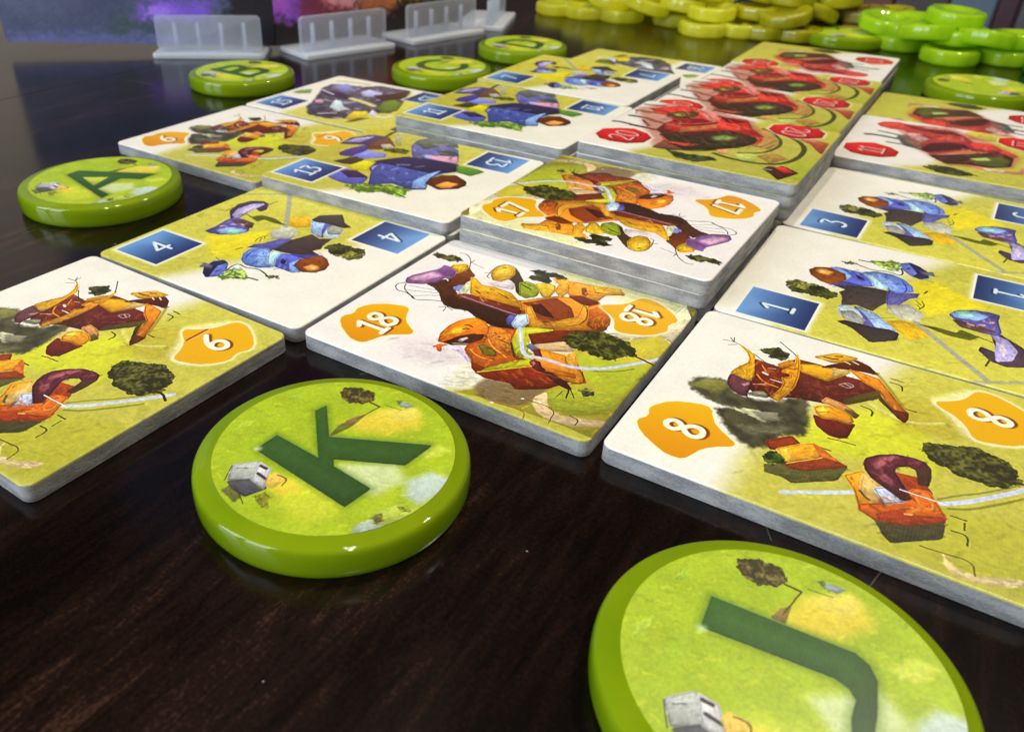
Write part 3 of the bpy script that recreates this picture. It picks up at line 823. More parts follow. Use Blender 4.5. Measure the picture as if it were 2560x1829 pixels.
def badge(cv, fam, num):
    if fam == 'o':
        P = cv.pts(ART['obadge'][0][2]); full = np.array([cv.W, cv.H], np.float32)
        P2 = full - P + np.array([8, 26], np.float32) * np.array([cv.W / 1000., cv.H / 1000.], np.float32)
        for k, (Q, cu, cvv) in enumerate(((P, 162, 218), (P2, 846, 808))):
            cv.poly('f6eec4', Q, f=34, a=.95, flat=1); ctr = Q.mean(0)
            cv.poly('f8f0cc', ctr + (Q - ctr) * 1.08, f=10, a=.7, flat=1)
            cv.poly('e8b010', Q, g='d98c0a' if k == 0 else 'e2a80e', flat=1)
            number(cv, num, cu, cvv, 104, 1 if k == 0 else -1, [('7a3c06', 22, 6, 4, 4), ('fbf1d8', 17, 0, 0, 0)])
            if num in ('6', '9'):
                s = 1 if k == 0 else -1
                cv.stroke('8a3c08', cv.pts(f"{cu + 78 * s} {cvv - 45} {cu + 78 * s} {cvv + 45}"), w=10); cv.stroke('f0b868', cv.pts(f"{cu + 72 * s} {cvv - 45} {cu + 72 * s} {cvv + 45}"), w=7)
    elif fam == 'b':
        for k, (cu, cvv) in enumerate(((148, 197), (812, 846))):
            s = 1 if k == 0 else -1
            q = lambda r: cv.pts(f"{cu - r} {cvv - r / ASP} {cu - r} {cvv + r / ASP} {cu + r} {cvv + r / ASP} {cu + r} {cvv - r / ASP}")
            cv.poly('f2f0e4', q(124), f=26, a=.95, flat=1, j=0); cv.poly('f4f2ea', q(118), f=3, flat=1, j=0)
            P = q(112); cv.poly('5f92cc', P, flat=1, j=0)
            n = 26
            for i in range(n):
                t0, t1 = i / n, (i + 1) / n + .01
                a0, a1 = cu - s * 112 + s * 224 * t0, cu - s * 112 + s * 224 * min(t1, 1)
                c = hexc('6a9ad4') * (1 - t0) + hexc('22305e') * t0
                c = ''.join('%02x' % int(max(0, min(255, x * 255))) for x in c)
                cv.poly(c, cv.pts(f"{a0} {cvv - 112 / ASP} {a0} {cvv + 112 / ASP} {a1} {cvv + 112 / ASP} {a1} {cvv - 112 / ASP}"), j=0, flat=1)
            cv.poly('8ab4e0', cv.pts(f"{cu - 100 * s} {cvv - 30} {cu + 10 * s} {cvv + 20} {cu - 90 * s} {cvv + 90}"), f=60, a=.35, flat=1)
            number(cv, num, cu, cvv, 98, s, [('1a2850', 16, 5, 4, 5), ('dceaf6', 13, 0, 0, 0)])
    else:
        P = cv.pts(ART['rbadge'][0][2]); full = np.array([cv.W, cv.H], np.float32)
        P2 = full - P + np.array([-40, 110], np.float32) * np.array([cv.W / 1000., cv.H / 1000.], np.float32)
        for k, (Q, cu, cvv) in enumerate(((P, 152, 238), (P2, 806, 868))):
            ctr = Q.mean(0)
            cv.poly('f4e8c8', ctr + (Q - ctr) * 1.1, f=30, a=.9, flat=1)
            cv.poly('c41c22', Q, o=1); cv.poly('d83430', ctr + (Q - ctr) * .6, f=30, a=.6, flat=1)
            number(cv, num, cu, cvv, 112, 1 if k == 0 else -1, [('7a0c14', 17, 6, 4, 3), ('eeb4ac', 11, 0, 0, 0)])

def to_image(name, cv):
    h, w = cv.H, cv.W
    im = bpy.data.images.new(name, w, h)
    px = np.ones((h, w, 4), np.float32); px[..., :3] = np.clip(cv.img, 0, 1)
    im.pixels.foreach_set(px.ravel()); im.update(); im.pack()
    return im

# ------------------------------------------------------------------ materials
def mat(name):
    m = bpy.data.materials.new(name); m.use_nodes = True
    nt = m.node_tree; return m, nt, nt.nodes["Principled BSDF"]
def N(nt, t, **kw):
    n = nt.nodes.new(t)
    for k, v in kw.items():
        if isinstance(v, bpy.types.NodeSocket): nt.links.new(v, n.inputs[k])
        elif k in n.inputs.keys(): n.inputs[k].default_value = v
        else: setattr(n, k, v)
    return n
def ramp(nt, fac, stops):
    r = N(nt, 'ShaderNodeValToRGB', Fac=fac); e = r.color_ramp.elements
    while len(e) < len(stops): e.new(.5)
    for x, (p, c) in zip(e, stops): x.position = p; x.color = (*c, 1) if len(c) == 3 else c
    return r.outputs[0]

def print_mat(name, image, rough=.29, linen=.16):
    m, nt, b = mat(name)
    t = N(nt, 'ShaderNodeTexImage'); t.image = image; t.interpolation = 'Cubic'; t.extension = 'EXTEND'
    nt.links.new(t.outputs[0], b.inputs['Base Color'])
    tc = N(nt, 'ShaderNodeTexCoord').outputs['Object']
    w1 = N(nt, 'ShaderNodeTexWave', Vector=tc, Scale=900.0, Distortion=1.5, bands_direction='X').outputs['Color']
    w1.node.inputs['Detail Scale'].default_value = 3.0
    w2 = N(nt, 'ShaderNodeTexWave', Vector=tc, Scale=900.0, Distortion=1.5, bands_direction='Y').outputs['Color']
    ns = N(nt, 'ShaderNodeTexNoise', Vector=tc, Scale=2600.0, Detail=2.0).outputs[0]
    ad = N(nt, 'ShaderNodeMath', operation='ADD'); nt.links.new(w1, ad.inputs[0]); nt.links.new(w2, ad.inputs[1])
    ad2 = N(nt, 'ShaderNodeMath', operation='ADD'); nt.links.new(ad.outputs[0], ad2.inputs[0]); nt.links.new(ns, ad2.inputs[1])
    bp = N(nt, 'ShaderNodeBump', Height=ad2.outputs[0], Strength=linen, Distance=.00008)
    nt.links.new(bp.outputs[0], b.inputs['Normal'])
    b.inputs['Roughness'].default_value = rough
    b.inputs['Specular IOR Level'].default_value = .45
    return m

def board_mat():
    m, nt, b = mat('greyboard')
    tc = N(nt, 'ShaderNodeTexCoord').outputs['Object']
    mp = N(nt, 'ShaderNodeMapping', Vector=tc, Scale=(1, 1, 2.2)).outputs[0]
    n1 = N(nt, 'ShaderNodeTexNoise', Vector=mp, Scale=2400.0, Detail=4.0, Roughness=.7).outputs[0]
    mp2 = N(nt, 'ShaderNodeMapping', Vector=tc, Scale=(.5, .5, 2)).outputs[0]
    n2 = N(nt, 'ShaderNodeTexNoise', Vector=mp2, Scale=420.0, Detail=4.0).outputs[0]
    mx = N(nt, 'ShaderNodeMath', operation='MULTIPLY_ADD'); nt.links.new(n1, mx.inputs[0]); mx.inputs[1].default_value = .75; nt.links.new(n2, mx.inputs[2])
    c = ramp(nt, mx.outputs[0], [(.45, (.16, .16, .16)), (.8, (.29, .29, .29)), (1.0, (.44, .435, .43))])
    nt.links.new(c, b.inputs['Base Color'])
    b.inputs['Roughness'].default_value = .85; b.inputs['Specular IOR Level'].default_value = .2
    bp = N(nt, 'ShaderNodeBump', Height=mx.outputs[0], Strength=.5, Distance=.0003); nt.links.new(bp.outputs[0], b.inputs['Normal'])
    return m

def plastic(name, col, deep, rough=.09, trans=.25):
    """translucent moulded plastic: cloudy body with a polished surface"""
    m, nt, b = mat(name)
    tc = N(nt, 'ShaderNodeTexCoord').outputs['Object']
    n = N(nt, 'ShaderNodeTexNoise', Vector=tc, Scale=90.0, Detail=3.0).outputs[0]
    c = ramp(nt, n, [(.3, deep), (.7, col)])
    nt.links.new(c, b.inputs['Base Color'])
    b.inputs['Roughness'].default_value = rough
    b.inputs['Subsurface Weight'].default_value = 0.0
    b.inputs['Coat Weight'].default_value = .8; b.inputs['Coat Roughness'].default_value = .03
    tr = N(nt, 'ShaderNodeBsdfTranslucent'); nt.links.new(c, tr.inputs[0])
    mix = N(nt, 'ShaderNodeMixShader'); mix.inputs[0].default_value = trans
    nt.links.new(b.outputs[0], mix.inputs[1]); nt.links.new(tr.outputs[0], mix.inputs[2])
    nt.links.new(mix.outputs[0], nt.nodes['Material Output'].inputs[0])
    n2 = N(nt, 'ShaderNodeTexNoise', Vector=tc, Scale=60.0, Detail=2.0).outputs[0]
    bp = N(nt, 'ShaderNodeBump', Height=n2, Strength=.12, Distance=.0004); nt.links.new(bp.outputs[0], b.inputs['Normal'])
    return m

def table_mat():
    m, nt, b = mat('dark_wood')
    tc = N(nt, 'ShaderNodeTexCoord').outputs['Object']
    mp = N(nt, 'ShaderNodeMapping', Vector=tc, Rotation=(0, 0, -.06), Scale=(1, .17, 1)).outputs[0]
    g1 = N(nt, 'ShaderNodeTexNoise', Vector=mp, Scale=520.0, Detail=9.0, Roughness=.68, Distortion=.6).outputs[0]
    mp2 = N(nt, 'ShaderNodeMapping', Vector=tc, Rotation=(0, 0, -.06), Scale=(1, .12, 1)).outputs[0]
    g2 = N(nt, 'ShaderNodeTexNoise', Vector=mp2, Scale=45.0, Detail=4.0).outputs[0]
    g3 = N(nt, 'ShaderNodeTexNoise', Vector=tc, Scale=2200.0, Detail=2.0).outputs[0]
    mu = N(nt, 'ShaderNodeMath', operation='MULTIPLY'); nt.links.new(g1, mu.inputs[0]); nt.links.new(g2, mu.inputs[1])
    ma = N(nt, 'ShaderNodeMath', operation='MULTIPLY_ADD'); nt.links.new(g3, ma.inputs[0]); ma.inputs[1].default_value = .22; nt.links.new(mu.outputs[0], ma.inputs[2])
    c = ramp(nt, ma.outputs[0], [(.28, (.0018, .0009, .0007)), (.36, (.006, .0024, .0015)), (.45, (.013, .0052, .0032)), (.56, (.052, .024, .0148))])
    # hairline scratches: thin edges of two stretched cell patterns, broken up by noise
    prev = c
    for sc, rot, seed in ((14.0, .5, 3.0), (22.0, -.9, 11.0)):
        mv = N(nt, 'ShaderNodeMapping', Vector=tc, Rotation=(0, 0, rot), Scale=(1, .35, 1), Location=(seed, seed, 0)).outputs[0]
        vo = N(nt, 'ShaderNodeTexVoronoi', Vector=mv, Scale=sc, feature='DISTANCE_TO_EDGE').outputs['Distance']
        lt = N(nt, 'ShaderNodeMath', operation='LESS_THAN'); nt.links.new(vo, lt.inputs[0]); lt.inputs[1].default_value = .0008
        nb = N(nt, 'ShaderNodeTexNoise', Vector=tc, Scale=42.0 + seed, Detail=3.0).outputs[0]
        gt = N(nt, 'ShaderNodeMath', operation='GREATER_THAN'); nt.links.new(nb, gt.inputs[0]); gt.inputs[1].default_value = .55
        an = N(nt, 'ShaderNodeMath', operation='MULTIPLY'); nt.links.new(lt.outputs[0], an.inputs[0]); nt.links.new(gt.outputs[0], an.inputs[1])
        sc_ = N(nt, 'ShaderNodeMath', operation='MULTIPLY'); nt.links.new(an.outputs[0], sc_.inputs[0]); sc_.inputs[1].default_value = .3
        mx = N(nt, 'ShaderNodeMix', data_type='RGBA'); nt.links.new(sc_.outputs[0], mx.inputs[0]); nt.links.new(prev, mx.inputs[6]); mx.inputs[7].default_value = (.24, .18, .15, 1)
        prev = mx.outputs[2]
    vo = N(nt, 'ShaderNodeTexVoronoi', Vector=tc, Scale=260.0, Randomness=1.0)
    lt = N(nt, 'ShaderNodeMath', operation='LESS_THAN'); nt.links.new(vo.outputs['Distance'], lt.inputs[0]); lt.inputs[1].default_value = .03
    sp = N(nt, 'ShaderNodeSeparateColor'); nt.links.new(vo.outputs['Color'], sp.inputs[0])
    gt = N(nt, 'ShaderNodeMath', operation='GREATER_THAN'); nt.links.new(sp.outputs[0], gt.inputs[0]); gt.inputs[1].default_value = .9
    an = N(nt, 'ShaderNodeMath', operation='MULTIPLY'); nt.links.new(lt.outputs[0], an.inputs[0]); nt.links.new(gt.outputs[0], an.inputs[1])
    mx = N(nt, 'ShaderNodeMix', data_type='RGBA'); nt.links.new(an.outputs[0], mx.inputs[0]); nt.links.new(prev, mx.inputs[6]); mx.inputs[7].default_value = (.22, .2, .19, 1)
    prev = mx.outputs[2]
    nt.links.new(prev, b.inputs['Base Color'])
    rr = N(nt, 'ShaderNodeMapRange', Value=g2); rr.inputs[1].default_value = .3; rr.inputs[2].default_value = .7; rr.inputs[3].default_value = .13; rr.inputs[4].default_value = .22
    nt.links.new(rr.outputs[0], b.inputs['Roughness'])
    b.inputs['Specular IOR Level'].default_value = .36
    bp = N(nt, 'ShaderNodeBump', Height=g1, Strength=.05, Distance=.0002); nt.links.new(bp.outputs[0], b.inputs['Normal'])
    return m

def plain(name, col, rough=.6, var=.15, scale=60.0):
    m, nt, b = mat(name)
    tc = N(nt, 'ShaderNodeTexCoord').outputs['Object']
    n = N(nt, 'ShaderNodeTexNoise', Vector=tc, Scale=scale, Detail=4.0).outputs[0]
    c = ramp(nt, n, [(.3, tuple(x * (1 - var) for x in col)), (.7, tuple(min(x * (1 + var), 1) for x in col))])
    nt.links.new(c, b.inputs['Base Color']); b.inputs['Roughness'].default_value = rough
    return m

def frosted(name, clear=.56):
    m, nt, b = mat(name)
    tc = N(nt, 'ShaderNodeTexCoord').outputs['Object']
    n = N(nt, 'ShaderNodeTexNoise', Vector=tc, Scale=120.0, Detail=2.0).outputs[0]
    c = ramp(nt, n, [(.3, (.88, .91, .95)), (.7, (.94, .96, .98))])
    nt.links.new(c, b.inputs['Base Color']); b.inputs['Roughness'].default_value = .28
    tp = N(nt, 'ShaderNodeBsdfTransparent'); tp.inputs[0].default_value = (.93, .95, 1, 1)
    tl = N(nt, 'ShaderNodeBsdfTranslucent'); nt.links.new(c, tl.inputs[0])
    m1 = N(nt, 'ShaderNodeMixShader'); m1.inputs[0].default_value = .45; nt.links.new(b.outputs[0], m1.inputs[1]); nt.links.new(tl.outputs[0], m1.inputs[2])
    m2 = N(nt, 'ShaderNodeMixShader'); m2.inputs[0].default_value = clear; nt.links.new(m1.outputs[0], m2.inputs[1]); nt.links.new(tp.outputs[0], m2.inputs[2])
    nt.links.new(m2.outputs[0], nt.nodes['Material Output'].inputs[0])
    return m

# ------------------------------------------------------------------ setting: table, wall, low cabinet
M_table = table_mat()
bm = bmesh.new()
seams = [-12.4, -7.4, -2.45, 4.6, 9.6]     # leaves of the table run away from the camera
table = empty('table'); tag(table, kind='structure')
for i in range(len(seams) - 1):
    x0, x1 = seams[i] + .0012, seams[i + 1] - .0012
    w, hh = x1 - x0, 15.4
    bm = bmesh.new()
    cx, cy = (x0 + x1) / 2, 8.9 - hh / 2
    loft(bm, [rrect(w, hh, .02, 2, 0, -.6, cx, cy), rrect(w, hh, .02, 2, 0, -.006, cx, cy), rrect(w, hh, .02, 2, .001, -.001, cx, cy), rrect(w, hh, .02, 2, .003, 0, cx, cy)])
    link_mesh('plank', bm, M_table, table, smooth=False)

def slab(name, p0, p1, z0, z1, thick, m, kind='structure'):
    """upright slab whose visible face runs from p0 to p1 (plan), thickness on the far side"""
    d = Vector((p1[0] - p0[0], p1[1] - p0[1])).normalized(); n = Vector((-d.y, d.x)) * thick
    pl = [(p0[0], p0[1]), (p1[0], p1[1]), (p1[0] + n.x, p1[1] + n.y), (p0[0] + n.x, p0[1] + n.y)]
    bm = bmesh.new(); loft(bm, [[(x, y, z0) for x, y in pl], [(x, y, z1) for x, y in pl]])
    o = link_mesh(name, bm, m, None, smooth=False)
    if kind: o['kind'] = kind
    return o
def ray(dx, dy, dist): return (CAM.x + dx * dist, CAM.y + dy * dist)
slab('wall', ray(-.93, .30, 30), ray(-.66, .75, 30), -14, 18, .6, plain('beige_wall', (.55, .49, .42), .8, .06, 3.0))
slab('back_wall', ray(-.66, .75, 30.4), ray(.35, .94, 30.4), -14, 18, .6, plain('brown_wall', (.035, .022, .018), .7, .3, 4.0))

# ------------------------------------------------------------------ tiles
TH = 0.0552                          # tile thickness
W_T, H_T = .992, ASP * .994
M_board = board_mat()
DESIGN = {'mansion': ('e9e3de', 'o', 31), 'hamlet': ('e9e5da', 'o', 41), 'outpost': ('eae6d8', 'b', 51), 'factory': ('e9e5d4', 'b', 61),
          'city': ('ebe6d6', 'b', 71), 'harvester': ('e8e2d8', 'r', 81), 'reactor': ('e8e2da', 'r', 91)}
base_cv = {}
def tile_print(design, num, big=True):
    base, fam, seed = DESIGN[design]
    if design not in base_cv:
        Wp = 900 if design in ('mansion', 'hamlet', 'outpost') else 720
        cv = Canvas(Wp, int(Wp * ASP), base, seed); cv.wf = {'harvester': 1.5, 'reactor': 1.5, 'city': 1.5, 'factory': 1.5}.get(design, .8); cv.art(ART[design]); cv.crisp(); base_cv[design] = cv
    src = base_cv[design]
    cv = Canvas.__new__(Canvas); cv.__dict__.update(src.__dict__); cv.img = src.img.copy()
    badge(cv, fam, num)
    return print_mat('tile_print_%s_%s' % (design, num), to_image('print_%s_%s' % (design, num), cv))
print_cache = {}
def tile_meshes(pm):
    b = .0045
    bm = bmesh.new()
    loft(bm, [rrect(W_T, H_T, .032, 8, .0015, .0), rrect(W_T, H_T, .032, 8, 0, .002), rrect(W_T, H_T, .032, 8, 0, TH - .0047)], True, True)
    core = bpy.data.meshes.new('board'); bm.normal_update(); bm.to_mesh(core); bm.free(); core.materials.append(M_board)
    for p in core.polygons: p.use_smooth = False
    bm = bmesh.new()
    loops = [rrect(W_T, H_T, .032, 8, 0, TH - .0047)]
    for k in range(0, 6):
        a = math.pi / 2 * k / 5
        loops.append(rrect(W_T, H_T, .032, 8, .0002 + b * (1 - math.cos(a)), TH - b + b * math.sin(a)))
    loft(bm, loops, False, True)
    uvl = bm.loops.layers.uv.new('uv')
    for f in bm.faces:
        f.smooth = len(f.verts) == 4
        for l in f.loops:
            l[uvl].uv = (l.vert.co.x / S / 1.0 + .5, l.vert.co.y / S / ASP + .5)
    top = bpy.data.meshes.new('printed_face'); bm.normal_update(); bm.to_mesh(top); bm.free(); top.materials.append(pm)
    return core, top
core_mesh = None
def tile(name, design, num, col, row, level, off, turn, label, group):
    global core_mesh
    key = (design, num)
    if key not in print_cache:
        core, top = tile_meshes(tile_print(design, num))
        if core_mesh is None: core_mesh = core
        print_cache[key] = top
    top = print_cache[key]
    o = empty(name, (col * 1.01 + .5 + off[0], (row * 1.01 + .5) * ASP + off[1], (level - 1) * TH + .0004 * level), off[2] * .02 + (math.pi if turn else 0))
    for n, me in (('board', core_mesh), ('printed_face', top)):
        c = bpy.data.objects.new(n, me); C.objects.link(c); c.parent = o
    tag(o, label, 'game tile', group)
    return o
G = 'square cardboard tiles laid out in a grid'
TILES = [
 ('hamlet', '9', 0, 0, 1, (-.004, -.022, -.907), 0, 'cardboard tile with underlined orange number badge at the left edge of the picture'),
 ('outpost', '4', 0, 1, 1, (.001, -.01, .252), 0, 'cardboard tile with blue village and blue square badge reading 4'),
 ('mansion', '18', 1, 1, 1, (.008, -.011, -.019), 0, 'cardboard tile with orange mansion picture and orange badge reading 18'),
 ('hamlet', '8', 2, 1, 1, (.016, .007, .121), 0, 'largest front cardboard tile with orange hamlet and badge reading 8'),
 ('outpost', '1', 2, 2, 1, (.02, .005, .27), 1, 'blue village tile next behind the big 8 tile, blue badge reading 1'),
 ('outpost', '3', 2, 3, 1, (.028, 0, -.911), 1, 'blue village tile under the front edge of the red 11 tile, badge reading 3'),
 ('mansion', '17', 1, 2, 3, (.028, -.034, -.382), 1, 'top tile of the central stack, orange badge reading 17'),
 ('mansion', '17', 1, 2, 2, (.022, -.03, -.2), 1, 'second tile down in the stack under the 17 tile'),
 ('mansion', '17', 1, 2, 1, (.018, -.022, -.1), 1, 'bottom tile of the stack under the 17 tile'),
 ('factory', '13', 0, 2, 2, (-.022, -.039, 1.519), 0, 'dark blue factory tile directly behind the 4 tile, badge reading 13'),
 ('factory', '13', 0, 2, 1, (-.008, -.02, 1.2), 0, 'tile hidden underneath the blue 13 tile'),
 ('factory', '11', 0, 3, 3, (.012, .023, .478), 0, 'dark blue factory tile beside the red 20 tile, badge reading 11'),
 ('factory', '11', 0, 3, 2, (.014, .026, .6), 0, 'second tile down under the blue 11 tile'),
 ('factory', '11', 0, 3, 1, (.012, .03, .5), 0, 'bottom tile under the blue 11 tile'),
 ('outpost', '7', 0, 4, 3, (-.039, .033, -.004), 0, 'raised blue village tile between the blue 11 tile and the far grey tile'),
 ('outpost', '7', 0, 4, 2, (-.035, .036, .1), 0, 'second tile down under the raised far blue village tile'),
 ('outpost', '7', 0, 4, 1, (-.03, .036, .0), 0, 'bottom tile under the raised far blue village tile'),
 ('city', '16', 0, 5, 1, (-.056, .074, -1.131), 1, 'farthest grey-blue city tile in the blue column'),
 ('hamlet', '6', -1, 2, 1, (-.036, -.029, -.3), 0, 'orange hamlet tile with two small orange badges behind the A disc'),
 ('city', '15', -1, 3, 1, (-.049, -.018, .297), 0, 'grey-blue city tile with white border beside the C disc'),
 ('harvester', '20', 1, 3, 4, (.065, .017, -.251), 0, 'top tile of the tall stack, red harvester and red octagon reading 20'),
 ('harvester', '20', 1, 3, 3, (.062, .02, -.1), 0, 'second tile down in the stack under the red 20 tile'),
 ('harvester', '20', 1, 3, 2, (.055, .024, -.2), 0, 'third tile down in the stack under the red 20 tile'),
 ('harvester', '20', 1, 3, 1, (.05, .022, -.3), 0, 'bottom tile of the stack under the red 20 tile'),
 ('harvester', '20', 1, 4, 3, (.03, .014, -.2), 0, 'red harvester tile one step lower, right behind the red 20 tile'),
 ('harvester', '20', 1, 4, 2, (.03, .014, -.1), 0, 'second tile down under the middle red harvester tile'),
 ('harvester', '20', 1, 4, 1, (.03, .014, -.1), 0, 'bottom tile under the middle red harvester tile'),
 ('harvester', '20', 1, 5, 2, (.004, .011, -.246), 0, 'farthest red harvester tile with curved tracks, two steps lower'),
 ('harvester', '20', 1, 5, 1, (.006, .011, -.2), 0, 'tile under the farthest red harvester tile'),
 ('reactor', '12', 1, 6, 2, (-.01, -.016, .224), 1, 'last red tile at the far end of the red column'),
 ('reactor', '12', 1, 6, 1, (-.008, -.012, .2), 1, 'tile under the last red tile of the red column'),
 ('reactor', '11', 2, 4, 2, (.025, .007, .442), 0, 'raised tile with red reactor and red octagon reading 11'),
 ('reactor', '11', 2, 4, 1, (.024, .009, .4), 0, 'tile under the raised red 11 tile'),
 ('reactor', '12', 2, 5, 1, (.007, .003, -.015), 1, 'red reactor tile behind the red 11 tile, beside the far green disc'),
]
for d, num, c, r, l, off, turn, lab in TILES:
    tile('tile', d, num, c, r, l, off, turn, lab, G)

# ------------------------------------------------------------------ green letter discs
M_disc = plastic('green_plastic', (.47, .62, .010), (.33, .50, .006), .04, .55)
dcv = Canvas(720, 720, 'a3b920', 131, .10); full = dcv.pts('0 0 1000 0 1000 1000 0 1000'); dcv.dabs('a8be26', full, big=True); dcv.dabs('96b01c', full, big=True); dcv.dabs('b8c030', full, big=True); dcv.art(ART['disc'])
LET = {
 'K': ('P', ART['letterK']), 'J': ('P', ART['letterJ']), 'A': ('P', ART['letterA']),
 'B': ('S', ["225 345 775 345", "250 345 250 540 300 620 390 620 450 560 470 345", "490 345 490 570 560 660 680 660 750 590 750 345"]),
 'C': ('S', ["320 690 255 600 235 500 270 380 370 290 500 262 630 290 730 380 765 500 745 600 680 690"]),
 'D': ('S', ["225 330 775 330", "250 330 250 480 310 620 420 690 580 690 690 620 750 480 750 330"]),
}
def disc_print(letter):
    cv = Canvas.__new__(Canvas); cv.__dict__.update(dcv.__dict__); cv.img = dcv.img.copy()
    if letter:
        kind, data = LET[letter]
        if kind == 'P':
            P = cv.pts(data[0][2])
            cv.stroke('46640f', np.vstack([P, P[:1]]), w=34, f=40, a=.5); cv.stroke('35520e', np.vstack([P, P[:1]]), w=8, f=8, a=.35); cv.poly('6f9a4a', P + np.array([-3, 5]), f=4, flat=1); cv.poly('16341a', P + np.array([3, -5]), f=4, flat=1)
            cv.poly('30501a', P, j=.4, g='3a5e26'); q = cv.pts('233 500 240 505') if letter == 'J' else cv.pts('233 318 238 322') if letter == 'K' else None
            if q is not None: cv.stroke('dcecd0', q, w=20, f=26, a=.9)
            for e in data[1:]: cv.poly(e[1], cv.pts(e[2]), f=5)
        else:
            for s in data: cv.stroke('4a6a18', cv.pts(s), w=96, f=40, a=.8)
            for s in data: cv.stroke('33541c', cv.pts(s), w=86, j=.4)
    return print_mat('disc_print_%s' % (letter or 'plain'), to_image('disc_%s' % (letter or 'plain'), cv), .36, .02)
def disc_meshes():
    prof = [(.30, 0), (.327, .002), (.3365, .007), (.3412, .016), (.343, .030), (.3428, .058), (.3418, .069), (.3398, .0775), (.3368, .0828), (.3335, .0853), (.3300, .0864), (.3255, .0872), (.318, .0886), (.310, .0902), (.305, .0909), (.285, .0910)]
    bm = bmesh.new(); loft(bm, [circle(r, z) for r, z in prof], True, True)
    body = bpy.data.meshes.new('rim'); bm.normal_update(); bm.to_mesh(body); bm.free(); body.materials.append(M_disc)
    for p in body.polygons: p.use_smooth = len(p.vertices) == 4
    bm = bmesh.new(); loft(bm, [circle(.2985, .0905), circle(.2985, .0926), circle(.2975, .0931)], True, True)
    uvl = bm.loops.layers.uv.new('uv')
    for f in bm.faces:
        for l in f.loops: l[uvl].uv = (l.vert.co.x / S / .2985 * .5 + .5, l.vert.co.y / S / .2985 * .5 + .5)
    st = bpy.data.meshes.new('sticker'); bm.normal_update(); bm.to_mesh(st); bm.free()
    return body, st
rim_mesh, sticker_mesh = disc_meshes()
GD = 'round green letter discs around the tiles'
for let, x, y, rz, lab in [
 ('K', 1.521, .465, 0, 'round green plastic disc with dark green letter K'),
 ('J', 2.607, .443, 0, 'round green plastic disc with dark green letter J, nearest of all'),
 ('A', -.556, 1.344, 0, 'round green plastic disc with dark green letter A'),
 ('B', -1.551, 3.184, 0, 'round green plastic disc with dark green letter B'),
 ('C', -.586, 4.119, 0, 'round green plastic disc with dark green letter C'),
 ('D', -.508, 5.135, 0, 'round green plastic disc with dark green letter D'),
 (None, 1.423, 7.33, .4, 'round green disc half hidden behind the last red tile'),
 (None, 2.561, 5.872, 1.2, 'round dark green disc at the right edge behind the red tiles')]:
    o = empty('letter_disc', (x, y, .0006), rz)
    a = bpy.data.objects.new('rim', rim_mesh); C.objects.link(a); a.parent = o
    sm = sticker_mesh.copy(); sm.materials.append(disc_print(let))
    b = bpy.data.objects.new('sticker', sm); C.objects.link(b); b.parent = o; b.location = Matrix.Rotation(-rz, 4, 'Z') @ Vector((.007 * S if let == 'J' else .0015 * S, .0065 * S, 0))
    tag(o, lab, 'disc', GD)

# ------------------------------------------------------------------ frosted plastic stands
M_fr = frosted('frosted_plastic', .68); M_fr2 = frosted('frosted_plastic_thick', .22)
def make_stand():
    o = empty('plastic_stand')
    L, D, wz = .82, .44, .29
    bm = bmesh.new(); loft(bm, [rrect(L, D, .03, 4, .006, .001), rrect(L, D, .03, 4, 0, .006), rrect(L, D, .03, 4, 0, .030), rrect(L, D, .03, 4, .006, .036)])
    link_mesh('base', bm, M_fr2, o)
    def wall_loop(y, inset):
        return [(x, y - .10, z + .036 + (wz - .04) / 2) for x, z, _ in rrect(L * .94, wz - .04, .03, 4, inset)]
    bm = bmesh.new(); loft(bm, [wall_loop(-.020, .006), wall_loop(-.016, 0), wall_loop(.016, 0), wall_loop(.020, .006)])
    link_mesh('wall', bm, M_fr, o)
    for k in range(4):
        x = -.255 + .17 * k
        bm = bmesh.new()
        pr = [(-.079, .037), (-.050, .037), (-.050, .222), (-.056, .228), (-.079, .228)]
        loft(bm, [[(x - .011, y, z) for y, z in pr], [(x + .011, y, z) for y, z in pr]])
        link_mesh('rib', bm, M_fr2, o)
    return o
def place_stand(o, fl, fr, label):
    d = Vector((fr[0] - fl[0], fr[1] - fl[1])).normalized(); n = Vector((-d.y, d.x))
    m = Vector(((fl[0] + fr[0]) / 2, (fl[1] + fr[1]) / 2)) + n * .22
    o.location = Vector((m.x, m.y, .0006)) * S; o.rotation_euler = (0, 0, math.atan2(d.y, d.x))
    tag(o, label, 'stand', 'frosted plastic stands in a row')
st = make_stand()
place_stand(st, (-2.63, 3.33), (-1.97, 3.81), 'frosted clear plastic stand behind the B disc, leftmost of the row')
place_stand(copy_tree(st), (-1.69, 4.0), (-1.45, 4.74), 'frosted clear plastic stand between the B and C discs')
place_stand(copy_tree(st), (-1.39, 4.92), (-1.19, 5.73), 'frosted clear plastic stand behind the C disc')
s4 = copy_tree(st); place_stand(s4, (-1.43, 6.69), (-1.11, 5.86), 'frosted clear plastic stand seen end-on behind the D disc')
s4.rotation_euler[2] += math.pi; s4.location = Vector((-1.27 - .2, 6.275 - .08, .0006)) * S

